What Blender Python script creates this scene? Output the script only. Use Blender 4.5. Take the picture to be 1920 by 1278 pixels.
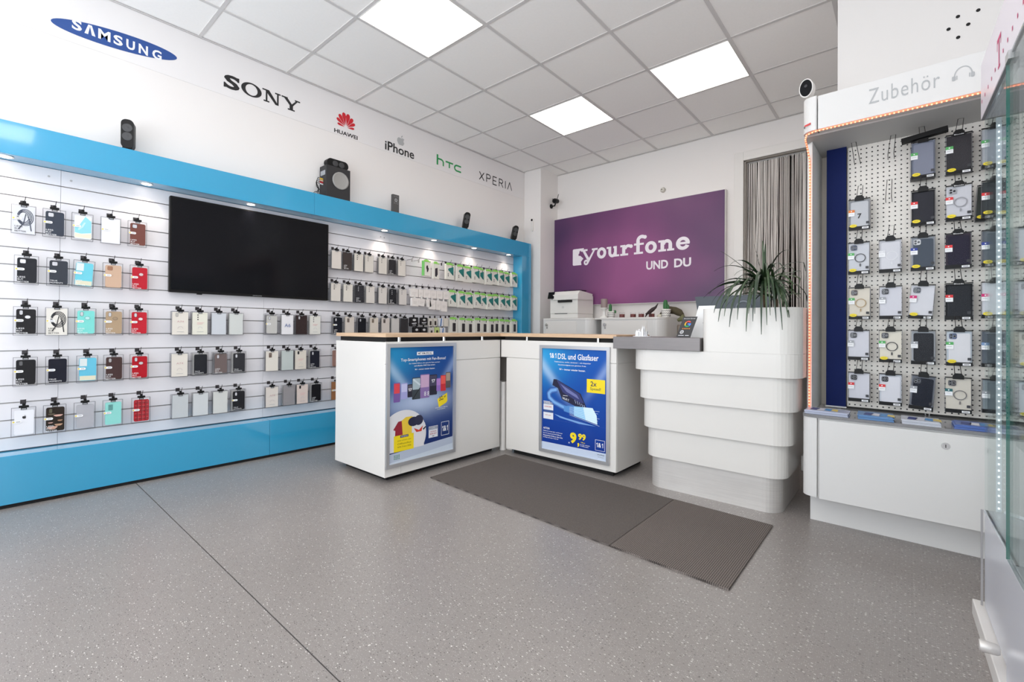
import bpy, math, random
from mathutils import Vector, Matrix
PI = math.pi
random.seed(7)
for o in list(bpy.data.objects): bpy.data.objects.remove(o)
S = bpy.context.scene
C = S.collection

# ------------------------------------------------------------------ camera, world, lights, exposure
yaw, pit, roll = -0.70916, 0.00662, 0.00722
F = Vector((math.sin(yaw)*math.cos(pit), math.cos(yaw)*math.cos(pit), math.sin(pit)))
R = Vector((math.cos(yaw), -math.sin(yaw), 0)); U = R.cross(F)
R2 = R*math.cos(roll)+U*math.sin(roll); U2 = -R*math.sin(roll)+U*math.cos(roll)
cam = bpy.data.cameras.new('camera'); co = bpy.data.objects.new('camera', cam); C.objects.link(co)
co.matrix_world = Matrix(((R2.x, U2.x, -F.x, 4.1105), (R2.y, U2.y, -F.y, 0.1981), (R2.z, U2.z, -F.z, 1.005), (0, 0, 0, 1)))
cam.sensor_width = 36; cam.lens = 16.203; cam.shift_y = -0.01376; cam.clip_start = 0.02
S.camera = co
S.view_settings.view_transform = 'Standard'; S.view_settings.look = 'None'
S.view_settings.gamma = 1; S.view_settings.use_curve_mapping = False
S.view_settings.exposure = 0.1
W = bpy.data.worlds.new('world'); S.world = W; W.use_nodes = True
W.node_tree.nodes['Background'].inputs[0].default_value = (0.86, 0.93, 1, 1)
W.node_tree.nodes['Background'].inputs[1].default_value = 1.2

def area(name, loc, rot, sx, sy, power, col):
    l = bpy.data.lights.new(name, 'AREA'); l.shape = 'RECTANGLE'; l.size = sx; l.size_y = sy; l.energy = power; l.color = col
    o = bpy.data.objects.new(name, l); o.location = loc; o.rotation_euler = rot; C.objects.link(o); return o
area('daylight_front_window', (2.4, -1.95, 1.5), (PI/2+.75, 0, 0), 4.0, 2.4, 118, (.88, .94, 1))
area('daylight_side_window', (5.55, -0.6, 1.5), (PI/2+.5, 0, PI/2), 2.2, 2.2, 46, (.85, .93, 1))

CEIL = 3.133; WX = 0.165; BY = 5.42

# ------------------------------------------------------------------ materials
MATS = {}
def mat(name, col, rough=.5, metal=0, spec=.5, emit=None, es=0, coat=0, alpha=None, noise=0, nscale=30, bump=0, trans=0):
    if name in MATS: return MATS[name]
    m = bpy.data.materials.new(name); m.use_nodes = True; MATS[name] = m
    nt = m.node_tree; b = nt.nodes['Principled BSDF']
    b.inputs['Base Color'].default_value = (*col, 1); b.inputs['Roughness'].default_value = rough
    b.inputs['Metallic'].default_value = metal; b.inputs['Specular IOR Level'].default_value = spec
    b.inputs['Coat Weight'].default_value = coat; b.inputs['Coat Roughness'].default_value = .04
    if emit: b.inputs['Emission Color'].default_value = (*emit, 1); b.inputs['Emission Strength'].default_value = es
    if noise or bump:
        tc = nt.nodes.new('ShaderNodeTexCoord'); n = nt.nodes.new('ShaderNodeTexNoise'); n.inputs['Scale'].default_value = nscale
        n.inputs['Detail'].default_value = 5; nt.links.new(tc.outputs['Object'], n.inputs['Vector'])
        if noise:
            r = nt.nodes.new('ShaderNodeMapRange'); r.inputs[3].default_value = 1-noise; r.inputs[4].default_value = 1+noise
            mx = nt.nodes.new('ShaderNodeMix'); mx.data_type = 'RGBA'; mx.blend_type = 'MULTIPLY'; mx.inputs[0].default_value = 1
            mx.inputs[6].default_value = (*col, 1); nt.links.new(n.outputs['Fac'], r.inputs[0]); nt.links.new(r.outputs[0], mx.inputs[7])
            nt.links.new(mx.outputs[2], b.inputs['Base Color'])
        if bump:
            bp = nt.nodes.new('ShaderNodeBump'); bp.inputs['Strength'].default_value = bump; bp.inputs['Distance'].default_value = .002
            nt.links.new(n.outputs['Fac'], bp.inputs['Height']); nt.links.new(bp.outputs[0], b.inputs['Normal'])
    return m
def srgb(r, g, b): return tuple(((c/255+.055)/1.055)**2.4 if c > 10 else c/255/12.92 for c in (r, g, b))
def M(r, g, b, rough=.5, **k):
    return mat(f'paint_{r}_{g}_{b}_{int(rough*100)}', srgb(r, g, b), rough, **k)
def clear(name, tint, gl=.06, rough=.05, op=0, fk=1):
    if name in MATS: return MATS[name]
    m = bpy.data.materials.new(name); m.use_nodes = True; MATS[name] = m; nt = m.node_tree; N = nt.nodes; L = nt.links
    N.remove(N['Principled BSDF']); out = N['Material Output']
    t = N.new('ShaderNodeBsdfTransparent'); t.inputs[0].default_value = (*tint, 1)
    g = N.new('ShaderNodeBsdfGlossy'); g.inputs['Roughness'].default_value = rough
    fr = N.new('ShaderNodeFresnel'); fr.inputs[0].default_value = 1.45
    a = N.new('ShaderNodeMath'); a.operation = 'MULTIPLY_ADD'; a.inputs[1].default_value = fk; a.inputs[2].default_value = gl
    mx = N.new('ShaderNodeMixShader'); L.new(fr.outputs[0], a.inputs[0]); L.new(a.outputs[0], mx.inputs[0]); L.new(t.outputs[0], mx.inputs[1]); L.new(g.outputs[0], mx.inputs[2])
    last = mx
    if op:
        d = N.new('ShaderNodeBsdfDiffuse'); d.inputs[0].default_value = (.8, .8, .82, 1)
        m2 = N.new('ShaderNodeMixShader'); m2.inputs[0].default_value = op; L.new(mx.outputs[0], m2.inputs[1]); L.new(d.outputs[0], m2.inputs[2]); last = m2
    L.new(last.outputs[0], out.inputs[0]); return m

class Nd:
    """tiny expression helper over shader nodes"""
    def __init__(s, nt): s.nt = nt
    def m(s, op, *a):
        n = s.nt.nodes.new('ShaderNodeMath'); n.operation = op
        for i, v in enumerate(a):
            if isinstance(v, (int, float)): n.inputs[i].default_value = v
            else: s.nt.links.new(v, n.inputs[i])
        return n.outputs[0]
    def mix(s, f, a, b, bl='MIX'):
        n = s.nt.nodes.new('ShaderNodeMix'); n.data_type = 'RGBA'; n.blend_type = bl
        for i, v in ((0, f), (6, a), (7, b)):
            if isinstance(v, (int, float)): n.inputs[i].default_value = v
            elif isinstance(v, tuple): n.inputs[i].default_value = (*v, 1)
            else: s.nt.links.new(v, n.inputs[i])
        return n.outputs[2]
    def gauss(s, v, c, w): # exp(-((v-c)/w)^2)
        d = s.m('DIVIDE', s.m('SUBTRACT', v, c), w); return s.m('POWER', 2.718, s.m('MULTIPLY', s.m('MULTIPLY', d, d), -1))
def newmat(name):
    m = bpy.data.materials.new(name); m.use_nodes = True; MATS[name] = m; nt = m.node_tree
    tc = nt.nodes.new('ShaderNodeTexCoord'); sp = nt.nodes.new('ShaderNodeSeparateXYZ'); nt.links.new(tc.outputs['Object'], sp.inputs[0])
    return m, nt, nt.nodes['Principled BSDF'], Nd(nt), tc, sp

# floor: speckled linoleum
m, nt, b, N, tc, sp = newmat('speckled_linoleum')
mp = nt.nodes.new('ShaderNodeMapping'); mp.inputs['Scale'].default_value = (1, 2.2, 1); nt.links.new(tc.outputs['Object'], mp.inputs[0])
def vor(scale, rnd=1):
    v = nt.nodes.new('ShaderNodeTexVoronoi'); v.inputs['Scale'].default_value = scale; v.inputs['Randomness'].default_value = rnd
    nt.links.new(mp.outputs[0], v.inputs['Vector']); return v
def noi(scale, det=6, src=None):
    v = nt.nodes.new('ShaderNodeTexNoise'); v.inputs['Scale'].default_value = scale; v.inputs['Detail'].default_value = det
    nt.links.new(src or tc.outputs['Object'], v.inputs['Vector']); return v.outputs['Fac']
v1, v2, v3 = vor(75), vor(95), vor(190)
base = N.mix(noi(1.3, 3), srgb(142, 135, 131), srgb(158, 151, 147))
base = N.mix(N.m('MULTIPLY', noi(260, 3), .55), base, srgb(116, 111, 108))
def sel(v, lo, thr): # cell random > lo and distance < thr
    s2 = nt.nodes.new('ShaderNodeSeparateColor'); nt.links.new(v.outputs['Color'], s2.inputs[0])
    return N.m('MULTIPLY', N.m('GREATER_THAN', s2.outputs[0], lo), N.m('LESS_THAN', v.outputs['Distance'], thr))
base = N.mix(N.m('MULTIPLY', sel(v1, .84, .26), .75), base, srgb(232, 228, 224))
base = N.mix(N.m('MULTIPLY', sel(v2, .74, .3), .7), base, srgb(74, 70, 68))
base = N.mix(N.m('MULTIPLY', sel(v3, .75, .35), .5), base, srgb(206, 200, 196))
nt.links.new(base, b.inputs['Base Color'])
nt.links.new(N.m('MULTIPLY_ADD', noi(6, 4), .12, .26), b.inputs['Roughness'])
FLOOR = m
# woven mat
def weave(name, c1, c2, sc):
    m, nt, b, N, tc, sp = newmat(name)
    s1 = N.m('SINE', N.m('MULTIPLY', N.m('ADD', sp.outputs[0], sp.outputs[1]), sc))
    s2 = N.m('SINE', N.m('MULTIPLY', N.m('SUBTRACT', sp.outputs[0], sp.outputs[1]), sc))
    f = N.m('MULTIPLY_ADD', N.m('MULTIPLY', s1, s2), .5, .5)
    n = nt.nodes.new('ShaderNodeTexNoise'); n.inputs['Scale'].default_value = 220; nt.links.new(tc.outputs['Object'], n.inputs['Vector'])
    f2 = N.m('MULTIPLY', f, N.m('MULTIPLY_ADD', n.outputs['Fac'], 1.1, .45))
    nt.links.new(N.mix(f2, c1, c2), b.inputs['Base Color']); b.inputs['Roughness'].default_value = .95; b.inputs['Specular IOR Level'].default_value = .15
    bp = nt.nodes.new('ShaderNodeBump'); bp.inputs['Distance'].default_value = .002; bp.inputs['Strength'].default_value = .6
    nt.links.new(f, bp.inputs['Height']); nt.links.new(bp.outputs[0], b.inputs['Normal']); return m
MATW = weave('woven_mat', srgb(52, 47, 46), srgb(126, 118, 113), 560)
MATW2 = weave('coarse_woven_mat', srgb(40, 36, 35), srgb(142, 132, 126), 380)
# wood worktop
m, nt, b, N, tc, sp = newmat('light_oak')
mp = nt.nodes.new('ShaderNodeMapping'); mp.inputs['Scale'].default_value = (2, 2, 60); nt.links.new(tc.outputs['Object'], mp.inputs[0])
n = nt.nodes.new('ShaderNodeTexNoise'); n.inputs['Scale'].default_value = 4; n.inputs['Detail'].default_value = 6; nt.links.new(mp.outputs[0], n.inputs['Vector'])
nt.links.new(N.mix(n.outputs['Fac'], srgb(190, 150, 115), srgb(232, 204, 172)), b.inputs['Base Color']); b.inputs['Roughness'].default_value = .4
OAK = m
def brushed(name, c1, c2, rough, metal, st):
    m, nt, b, N, tc, sp = newmat(name)
    mp = nt.nodes.new('ShaderNodeMapping'); mp.inputs['Scale'].default_value = st; nt.links.new(tc.outputs['Object'], mp.inputs[0])
    n = nt.nodes.new('ShaderNodeTexNoise'); n.inputs['Scale'].default_value = 3; n.inputs['Detail'].default_value = 8; nt.links.new(mp.outputs[0], n.inputs['Vector'])
    n2 = nt.nodes.new('ShaderNodeTexNoise'); n2.inputs['Scale'].default_value = 5; n2.inputs['Detail'].default_value = 8; nt.links.new(tc.outputs['Object'], n2.inputs['Vector'])
    f = N.m('MULTIPLY_ADD', n2.outputs['Fac'], .5, N.m('MULTIPLY', n.outputs['Fac'], .5))
    nt.links.new(N.mix(f, c1, c2), b.inputs['Base Color']); b.inputs['Metallic'].default_value = metal
    nt.links.new(N.m('MULTIPLY_ADD', f, .25, rough-.12), b.inputs['Roughness']); return m
STEEL = brushed('brushed_steel', srgb(196, 191, 187), srgb(240, 236, 232), .45, .45, (2, 2, 60))
STEELD = brushed('dark_brushed_steel', srgb(92, 88, 88), srgb(150, 144, 143), .4, .6, (2, 2, 90))
# purple sign print
m, nt, b, N, tc, sp = newmat('purple_sign_print')
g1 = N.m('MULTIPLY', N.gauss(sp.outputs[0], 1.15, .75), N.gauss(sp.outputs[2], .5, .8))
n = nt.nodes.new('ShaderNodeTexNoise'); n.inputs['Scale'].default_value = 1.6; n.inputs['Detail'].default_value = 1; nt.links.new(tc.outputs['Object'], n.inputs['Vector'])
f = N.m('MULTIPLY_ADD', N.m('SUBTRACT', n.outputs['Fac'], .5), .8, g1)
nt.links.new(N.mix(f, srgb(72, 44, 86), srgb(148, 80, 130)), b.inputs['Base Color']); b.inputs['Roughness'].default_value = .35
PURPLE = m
# perforated board: dark round holes on a 25 mm grid
m, nt, b, N, tc, sp = newmat('perforated_board')
def cell(o, p):
    f = N.m('FRACT', N.m('DIVIDE', o, p)); d = N.m('SUBTRACT', f, .5); return N.m('MULTIPLY', d, d)
dd = N.m('SQRT', N.m('ADD', cell(sp.outputs[0], .0245), cell(sp.outputs[2], .0245)))
hole = N.m('LESS_THAN', dd, .15)
nt.links.new(N.mix(hole, srgb(238, 232, 224), srgb(38, 34, 34)), b.inputs['Base Color']); b.inputs['Roughness'].default_value = .45
bp = nt.nodes.new('ShaderNodeBump'); bp.inputs['Distance'].default_value = .003; bp.invert = True; nt.links.new(hole, bp.inputs['Height']); nt.links.new(bp.outputs[0], b.inputs['Normal'])
PERF = m
# poster prints (local x to the right 0..w, z up 0..h)
def poster_mat(name, w, h, c0, c1, teal, band, bw):
    m, nt, b, N, tc, sp = newmat(name); x, z = sp.outputs[0], sp.outputs[2]
    col = N.mix(N.m('DIVIDE', z, h), c0, c1)
    tl = N.m('MULTIPLY', N.gauss(x, 0, .22), N.gauss(z, h*.93, .2)); col = N.mix(N.m('MULTIPLY', tl, .8), col, teal)
    l1 = N.m('MULTIPLY', N.gauss(N.m('ADD', z, N.m('MULTIPLY', x, 1.1)), h*.84, .05), N.gauss(x, 0, .2)); col = N.mix(N.m('MULTIPLY', l1, .6), col, srgb(190, 215, 235))
    l2 = N.m('MULTIPLY', N.gauss(N.m('SUBTRACT', z, N.m('MULTIPLY', x, 1.3)), h*.84-1.3*w, .05), N.gauss(x, w, .14)); col = N.mix(N.m('MULTIPLY', l2, .5), col, srgb(170, 195, 235))
    bd = N.m('MULTIPLY', N.gauss(z, band, bw), N.gauss(x, w*.45, w*.55)); col = N.mix(N.m('MULTIPLY', bd, .75), col, srgb(200, 215, 240))
    nt.links.new(col, b.inputs['Base Color']); b.inputs['Roughness'].default_value = .45; b.inputs['Specular IOR Level'].default_value = .25; return m

WHITE_WALL = mat('white_wall_paint', srgb(234, 229, 226), .7, bump=.15, nscale=180)
WHITE_TRIM = mat('white_gloss_trim', srgb(228, 224, 220), .3)
CEILM = mat('ceiling_tile_grey', srgb(250, 247, 244), .9, noise=.03, nscale=60)
CEILBAR = mat('ceiling_bar_grey', srgb(212, 208, 206), .6)
BLUE = mat('gloss_blue_panel', srgb(50, 154, 196), .1, coat=.7, spec=.6)
SLAT = mat('slat_white', srgb(224, 222, 226), .3)
ALU = mat('aluminium', srgb(178, 176, 176), .35, metal=.7)
GROOVE = mat('groove_dark', srgb(110, 102, 104), .6)
BLACK = mat('black_plastic', srgb(15, 14, 15), .42, spec=.25)
BLACKG = mat('black_gloss', srgb(10, 11, 16), .12, spec=.25)
DARK = mat('dark_recess', srgb(22, 20, 20), .8)
GW = mat('gloss_white_laminate', srgb(227, 223, 218), .3, spec=.35, coat=.08)
MW = mat('white_lacquer', srgb(221, 219, 217), .35)
CHROME = mat('chrome', (.75, .75, .75), .15, metal=1)
FILM = clear('clear_plastic', (.99, .99, .992), .0, .25, .004, .08)
GLASS = clear('clear_glass', (.955, .985, .98), .01, .01, 0, .35)
GREENEDGE = mat('green_glass_edge', srgb(35, 110, 100), .15)
DIFF = mat('lit_diffuser', (1, 1, 1), .5, emit=(1, .94, .87), es=5.7)
LEDR = mat('orange_led', (1, .3, .15), .5, emit=(1, .36, .2), es=2.2)
LEDRB = mat('orange_led_strip', srgb(236, 140, 105), .5, emit=(1, .3, .15), es=.45)
LEDW = mat('white_led', (1, 1, 1), .5, emit=(.85, .95, 1), es=3)
SPOTM = mat('spot_lens_lit', (1, 1, 1), .5, emit=(1, .93, .85), es=9)
PRW = mat('print_white', srgb(240, 240, 242), .5)
PRG = mat('print_grey', srgb(160, 162, 166), .5)
PRK = mat('print_black', srgb(28, 26, 28), .5)

# ------------------------------------------------------------------ mesh building
TXT = {}
def text_mesh(s, off=0.0, spacing=1):
    k = (s, off, spacing)
    if k in TXT: return TXT[k]
    cu = bpy.data.curves.new('t', 'FONT'); cu.body = s; cu.size = 1; cu.offset = off; cu.resolution_u = 3; cu.space_character = spacing; cu.align_x = 'CENTER'
    ob = bpy.data.objects.new('t', cu); C.objects.link(ob); dg = bpy.context.evaluated_depsgraph_get(); dg.update()
    me = bpy.data.meshes.new_from_object(ob.evaluated_get(dg))
    v = [(p.co.x, p.co.y) for p in me.vertices]; f = [tuple(p.vertices) for p in me.polygons]
    bpy.data.objects.remove(ob); bpy.data.curves.remove(cu); bpy.data.meshes.remove(me)
    xs = [a for a, _ in v]; ys = [b for _, b in v]
    x0, x1, y0, y1 = min(xs), max(xs), min(ys), max(ys)
    TXT[k] = ([((a-x0)/(x1-x0 or 1), (b-y0)/(y1-y0 or 1)) for a, b in v], f, (x1-x0)/(y1-y0 or 1)); return TXT[k]

class MB:
    def __init__(s): s.v = []; s.f = []; s.mi = []; s.ms = []; s.sm = []
    def _m(s, m):
        if m not in s.ms: s.ms.append(m)
        return s.ms.index(m)
    def add(s, vs, fs, m, smooth=False):
        if len(fs) == 1 and len({round(v[1], 7) for v in vs}) == 1: s.k = getattr(s, 'k', 0)+1; e = (s.k % 60)*6e-6; vs = [(v[0], v[1]-e, v[2]) for v in vs]
        n = len(s.v); s.v += [tuple(v) for v in vs]; i = s._m(m)
        for f in fs: s.f.append(tuple(n+k for k in f)); s.mi.append(i); s.sm.append(smooth)
        return s
    def box(s, x0, x1, y0, y1, z0, z1, m):
        return s.add([(x, y, z) for z in (z0, z1) for y in (y0, y1) for x in (x0, x1)],
                     [(0, 2, 3, 1), (4, 5, 7, 6), (0, 1, 5, 4), (2, 6, 7, 3), (0, 4, 6, 2), (1, 3, 7, 5)], m)
    def prism(s, poly, ax, a, b, m, smooth=False, caps=True):
        """poly of 2D points extruded along axis ax ('x','y','z') from a to b"""
        def P(p, t): return (t, p[0], p[1]) if ax == 'x' else ((p[0], t, p[1]) if ax == 'y' else (p[0], p[1], t))
        n = len(poly)
        s.add([P(p, a) for p in poly]+[P(p, b) for p in poly], [(i, (i+1) % n, n+(i+1) % n, n+i) for i in range(n)], m, smooth)
        if caps: s.add([P(p, a) for p in poly]+[P(p, b) for p in poly], [tuple(range(n))[::-1], tuple(range(n, 2*n))], m)
        return s
    def flat(s, poly, y, m): # polygon in xz facing -y
        return s.add([(p[0], y, p[1]) for p in poly], [tuple(range(len(poly)))], m)
    def rect(s, x0, x1, z0, z1, y, m): return s.flat([(x0, z0), (x1, z0), (x1, z1), (x0, z1)], y, m)
    def stroke(s, pts, w, y, m, closed=False):
        pts = list(pts)+([pts[0]] if closed else [])
        for (a, b), (c, d) in zip(pts, pts[1:]):
            L = math.hypot(c-a, d-b) or 1e-9; nx, ny = -(d-b)/L*w/2, (c-a)/L*w/2
            s.flat([(a-nx, b-ny), (c-nx, d-ny), (c+nx, d+ny), (a+nx, b+ny)], y, m)
        for a, b in pts[1:-1]: s.flat(ell(a, b, w/2, w/2, 10), y, m)
        return s
    def ring(s, cx, cz, ro, ri, y, m, n=24, a0=0, a1=2*PI, rox=None, rix=None):
        rox = rox or ro; rix = rix or ri
        for i in range(n):
            t, u = a0+(a1-a0)*i/n, a0+(a1-a0)*(i+1)/n
            s.flat([(cx+rix*math.cos(t), cz+ri*math.sin(t)), (cx+rox*math.cos(t), cz+ro*math.sin(t)), (cx+rox*math.cos(u), cz+ro*math.sin(u)), (cx+rix*math.cos(u), cz+ri*math.sin(u))], y, m)
        return s
    def one(s, x0, x1, z0, z1, y, m):
        w = (x1-x0)*.42; return s.flat([(x1-w, z0), (x1, z0), (x1, z1), (x1-w*.9, z1), (x0, z1-(z1-z0)*.2), (x0, z1-(z1-z0)*.36), (x1-w, z1-(z1-z0)*.26)], y, m)
    def text(s, t, x0, x1, z0, z1, y, m, off=0, sp=1, shear=0, keep=None):
        if t == '1&1': w = x1-x0; s.one(x0, x0+w*.2, z0, z1, y, m); s.one(x1-w*.23, x1-w*.03, z0, z1, y, m); return s.text('&', x0+w*.27, x0+w*.70, z0, z1, y, m, .02)
        if t == '17': w = x1-x0; s.one(x0, x0+w*.36, z0, z1, y, m); return s.text('7', x0+w*.45, x1, z0, z1, y, m, off)
        if t[:4] == '1&1 ': w = (x1-x0)*(.15 if len(t) < 23 else .105); s.text('1&1', x0, x0+w*1.0, z0+(z1-z0)*.12, z1, y, m); return s.text(t[4:], x0+w*1.2, x1, z0, z1, y, m, off)
        v, f, asp = text_mesh(t, off, sp)
        if keep == 'l': x1 = x0+asp*(z1-z0)
        if keep == 'c': c = (x0+x1)/2; h = asp*(z1-z0)/2; x0, x1 = c-h, c+h
        return s.add([(x0+(x1-x0)*a, y, z0+(z1-z0)*b+shear*((x1-x0)*a)) for a, b in v], f, m)
    def tube(s, pts, r, m, n=8, caps=True):
        pts = [Vector(p) for p in pts]; rings = []
        up = Vector((0.0123, 0.0456, 1)).normalized()
        for i, p in enumerate(pts):
            d = (pts[min(i+1, len(pts)-1)]-pts[max(i-1, 0)]).normalized()
            a = d.cross(up)
            if a.length < .05: a = d.cross(Vector((1, 0, 0)))
            a.normalize(); b2 = d.cross(a); rr = r[i] if isinstance(r, (list, tuple)) else r
            rings.append([p+a*math.cos(2*PI*k/n)*rr+b2*math.sin(2*PI*k/n)*rr for k in range(n)])
        vs = [q for g in rings for q in g]
        fs = [(i*n+k, i*n+(k+1) % n, (i+1)*n+(k+1) % n, (i+1)*n+k) for i in range(len(pts)-1) for k in range(n)]
        s.add(vs, fs, m, True)
        if caps: s.add(rings[0]+rings[-1], [tuple(range(n))[::-1], tuple(range(n, 2*n))], m)
        return s
    def lathe(s, prof, cx, cy, m, n=24, ax='z', c3=0):
        """prof of (r, t)"""
        def P(r, t, a):
            if ax == 'z': return (cx+r*math.cos(a), cy+r*math.sin(a), t)
            if ax == 'y': return (cx+r*math.cos(a), t, cy+r*math.sin(a))
            return (t, cx+r*math.cos(a), cy+r*math.sin(a))
        vs = [P(r, t, 2*PI*k/n) for r, t in prof for k in range(n)]
        fs = [(i*n+k, i*n+(k+1) % n, (i+1)*n+(k+1) % n, (i+1)*n+k) for i in range(len(prof)-1) for k in range(n)]
        s.add(vs, fs, m, True)
        s.add([P(*prof[0], 2*PI*k/n) for k in range(n)]+[P(*prof[-1], 2*PI*k/n) for k in range(n)], [tuple(range(n))[::-1], tuple(range(n, 2*n))], m)
        return s
    def mesh(s, name):
        me = bpy.data.meshes.new(name); me.from_pydata(s.v, [], s.f)
        for m in s.ms: me.materials.append(m)
        me.polygons.foreach_set('material_index', s.mi); me.polygons.foreach_set('use_smooth', s.sm); me.update(); return me
    def build(s, name, parent=None, bevel=0, **k):
        return put(name, s.mesh(name), parent, bevel, **k)
def put(name, me, parent=None, bevel=0, loc=None, rz=0, label=None, cat=None, group=None, kind=None, ry=0):
    o = bpy.data.objects.new(name, me); C.objects.link(o)
    if parent is not None: o.parent = parent
    if loc: o.location = loc
    if rz or ry: o.rotation_euler = (0, ry, rz)
    if bevel:
        bm = o.modifiers.new('bevel', 'BEVEL'); bm.width = bevel; bm.segments = 2; bm.limit_method = 'ANGLE'; bm.angle_limit = .8
    return tag(o, label, cat, group, kind)
def tag(o, label=None, cat=None, group=None, kind=None):
    for k, v in (('label', label), ('category', cat), ('group', group), ('kind', kind)):
        if v: o[k] = v
    return o
def thing(name, label, cat, loc=(0, 0, 0), rz=0, group=None, ry=0):
    return put(name, None, None, 0, loc, rz, label, cat, group, None, ry)
def ell(cx, cz, rx, rz, n=24): return [(cx+rx*math.cos(2*PI*i/n), cz+rz*math.sin(2*PI*i/n)) for i in range(n)]
def rrect(x0, x1, z0, z1, r, n=5):
    P = []
    for cx, cz, a in ((x1-r, z1-r, 0), (x0+r, z1-r, PI/2), (x0+r, z0+r, PI), (x1-r, z0+r, 1.5*PI)):
        P += [(cx+r*math.cos(a+PI/2*i/n), cz+r*math.sin(a+PI/2*i/n)) for i in range(n+1)]
    return P
def struct(name, mb, bevel=0): return mb.build(name, None, bevel, kind='structure')

# ------------------------------------------------------------------ the room
fl = struct('floor', MB().box(-.1, 5.7, -2.1, 7, -.05, -.004, DARK))
for y0, y1 in ((-2.1, -1.121), (-1.119, .884), (.886, 7)):
    MB().box(-.1, 5.7, y0+.001, y1-.001, -.004, 0, FLOOR).build('floor_sheet', fl)
struct('wall_left', MB().box(-.1, WX, -2.1, BY+.2, 0, 3.3, WHITE_WALL))
wb = struct('wall_back', MB().box(WX, 2.81, BY, BY+.12, 0, 3.3, WHITE_WALL).box(3.62, 5.7, BY, BY+.12, 0, 3.3, WHITE_WALL).box(2.81, 3.62, BY, BY+.12, 2.79, 3.3, WHITE_WALL))
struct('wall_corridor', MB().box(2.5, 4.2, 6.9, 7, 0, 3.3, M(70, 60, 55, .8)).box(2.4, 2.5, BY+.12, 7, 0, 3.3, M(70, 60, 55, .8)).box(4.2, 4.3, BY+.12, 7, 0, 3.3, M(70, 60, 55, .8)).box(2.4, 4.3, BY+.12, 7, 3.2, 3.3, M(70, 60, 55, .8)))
struct('wall_right', MB().box(5.6, 5.7, .8, BY, 0, 3.3, WHITE_WALL).box(5.6, 5.7, -2.1, .8, 2.7, 3.3, WHITE_WALL).box(5.6, 5.7, -2.1, .8, 0, .4, WHITE_WALL).box(5.6, 5.7, -2.1, -1.9, .4, 2.7, WHITE_WALL))
struct('wall_front', MB().box(-.1, .4, -2.2, -2.1, 0, 3.3, WHITE_WALL).box(4.6, 5.7, -2.2, -2.1, 0, 3.3, WHITE_WALL).box(.4, 4.6, -2.2, -2.1, 2.8, 3.3, WHITE_WALL).box(.4, 4.6, -2.2, -2.1, 0, .3, WHITE_WALL))
wf = struct('window_1', MB().box(.4, .46, -2.2, -2.12, .3, 2.8, ALU).box(4.54, 4.6, -2.2, -2.12, .3, 2.8, ALU).box(.4, 4.6, -2.2, -2.12, 2.74, 2.8, ALU).box(.4, 4.6, -2.2, -2.12, .3, .36, ALU).box(2.47, 2.53, -2.2, -2.12, .3, 2.8, ALU))
# pillar in the back left corner and the bulkhead over the accessory cabinet
col = struct('trim_1', MB().box(WX, .445, 5.03, BY, 0, 3.3, WHITE_WALL), .004)
bk = struct('trim_2', MB().box(3.815, 5.6, 3.3, BY, 2.15, 3.3, mat('bulkhead_white', srgb(220, 216, 213), .7)).box(3.815, 5.6, 3.52, BY, 0, 2.15, WHITE_WALL))
for hx, hz in ((4.295, 2.545), (4.365, 2.545), (4.331, 2.492), (4.262, 2.497), (4.296, 2.443)):
    MB().lathe([(.008, 3.2985), (.008, 3.299)], hx, hz, DARK, 12, 'y').build('screw_hole', bk)
# door frame + curtain
dr = struct('door_1', MB().box(2.722, 2.811, 5.395, BY, 0, 2.876, WHITE_TRIM).box(3.62, 3.71, 5.395, BY, 0, 2.876, WHITE_TRIM).box(2.811, 3.62, 5.395, BY, 2.787, 2.876, WHITE_TRIM)
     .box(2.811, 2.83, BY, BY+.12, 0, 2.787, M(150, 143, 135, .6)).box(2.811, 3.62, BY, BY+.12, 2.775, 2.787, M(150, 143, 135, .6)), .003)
cb = MB(); g1 = mat('string_grey', srgb(222, 214, 208), .9); g2 = mat('string_light', srgb(244, 238, 232), .9); g3 = mat('string_dark', srgb(176, 166, 160), .9)
for i in range(210):
    x = 2.835+.74*i/209+random.uniform(-.0025, .0025)
    if random.random() < .04: continue
    if any(abs(x-g_) < h_ and random.random() < .85 for g_, h_ in ((2.842, .007), (2.925, .004), (2.982, .003), (3.045, .004), (3.125, .006), (3.165, .004), (3.225, .010), (3.262, .008), (3.305, .004), (3.36, .005), (3.45, .006), (3.53, .006))): continue
    w = random.uniform(.0015, .0032); y = 5.475+random.uniform(-.014, .014); dx = random.uniform(-.012, .012); sway = random.uniform(-.006, .006)
    if x > 3.1: dx += .05*max(0, (x-3.1))*random.random(); 
    mm = random.choice((g1, g1, g2, g3))
    zs = [2.765, 2.2, 1.5, .8, .12]; xs = [x, x+sway, x+dx, x+dx*1.2-sway, x+dx*1.3]
    vs = []
    for z, xx in zip(zs, xs): vs += [(xx-w, y, z), (xx+w, y-.001, z), (xx, y+.003, z)]
    fs = []
    for k in range(4):
        for a, b2 in ((0, 1), (1, 2), (2, 0)): fs.append((3*k+a, 3*k+b2, 3*k+3+b2, 3*k+3+a))
    cb.add(vs, fs, mm)
st = thing('string_curtain', 'grey string curtain hanging in the doorway', 'curtain', (0, 0, 0))
cb.build('strings', st, kind='stuff'); MB().box(2.832, 3.6, 5.465, 5.485, 2.763, 2.775, ALU).build('curtain_rail', st)

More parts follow.
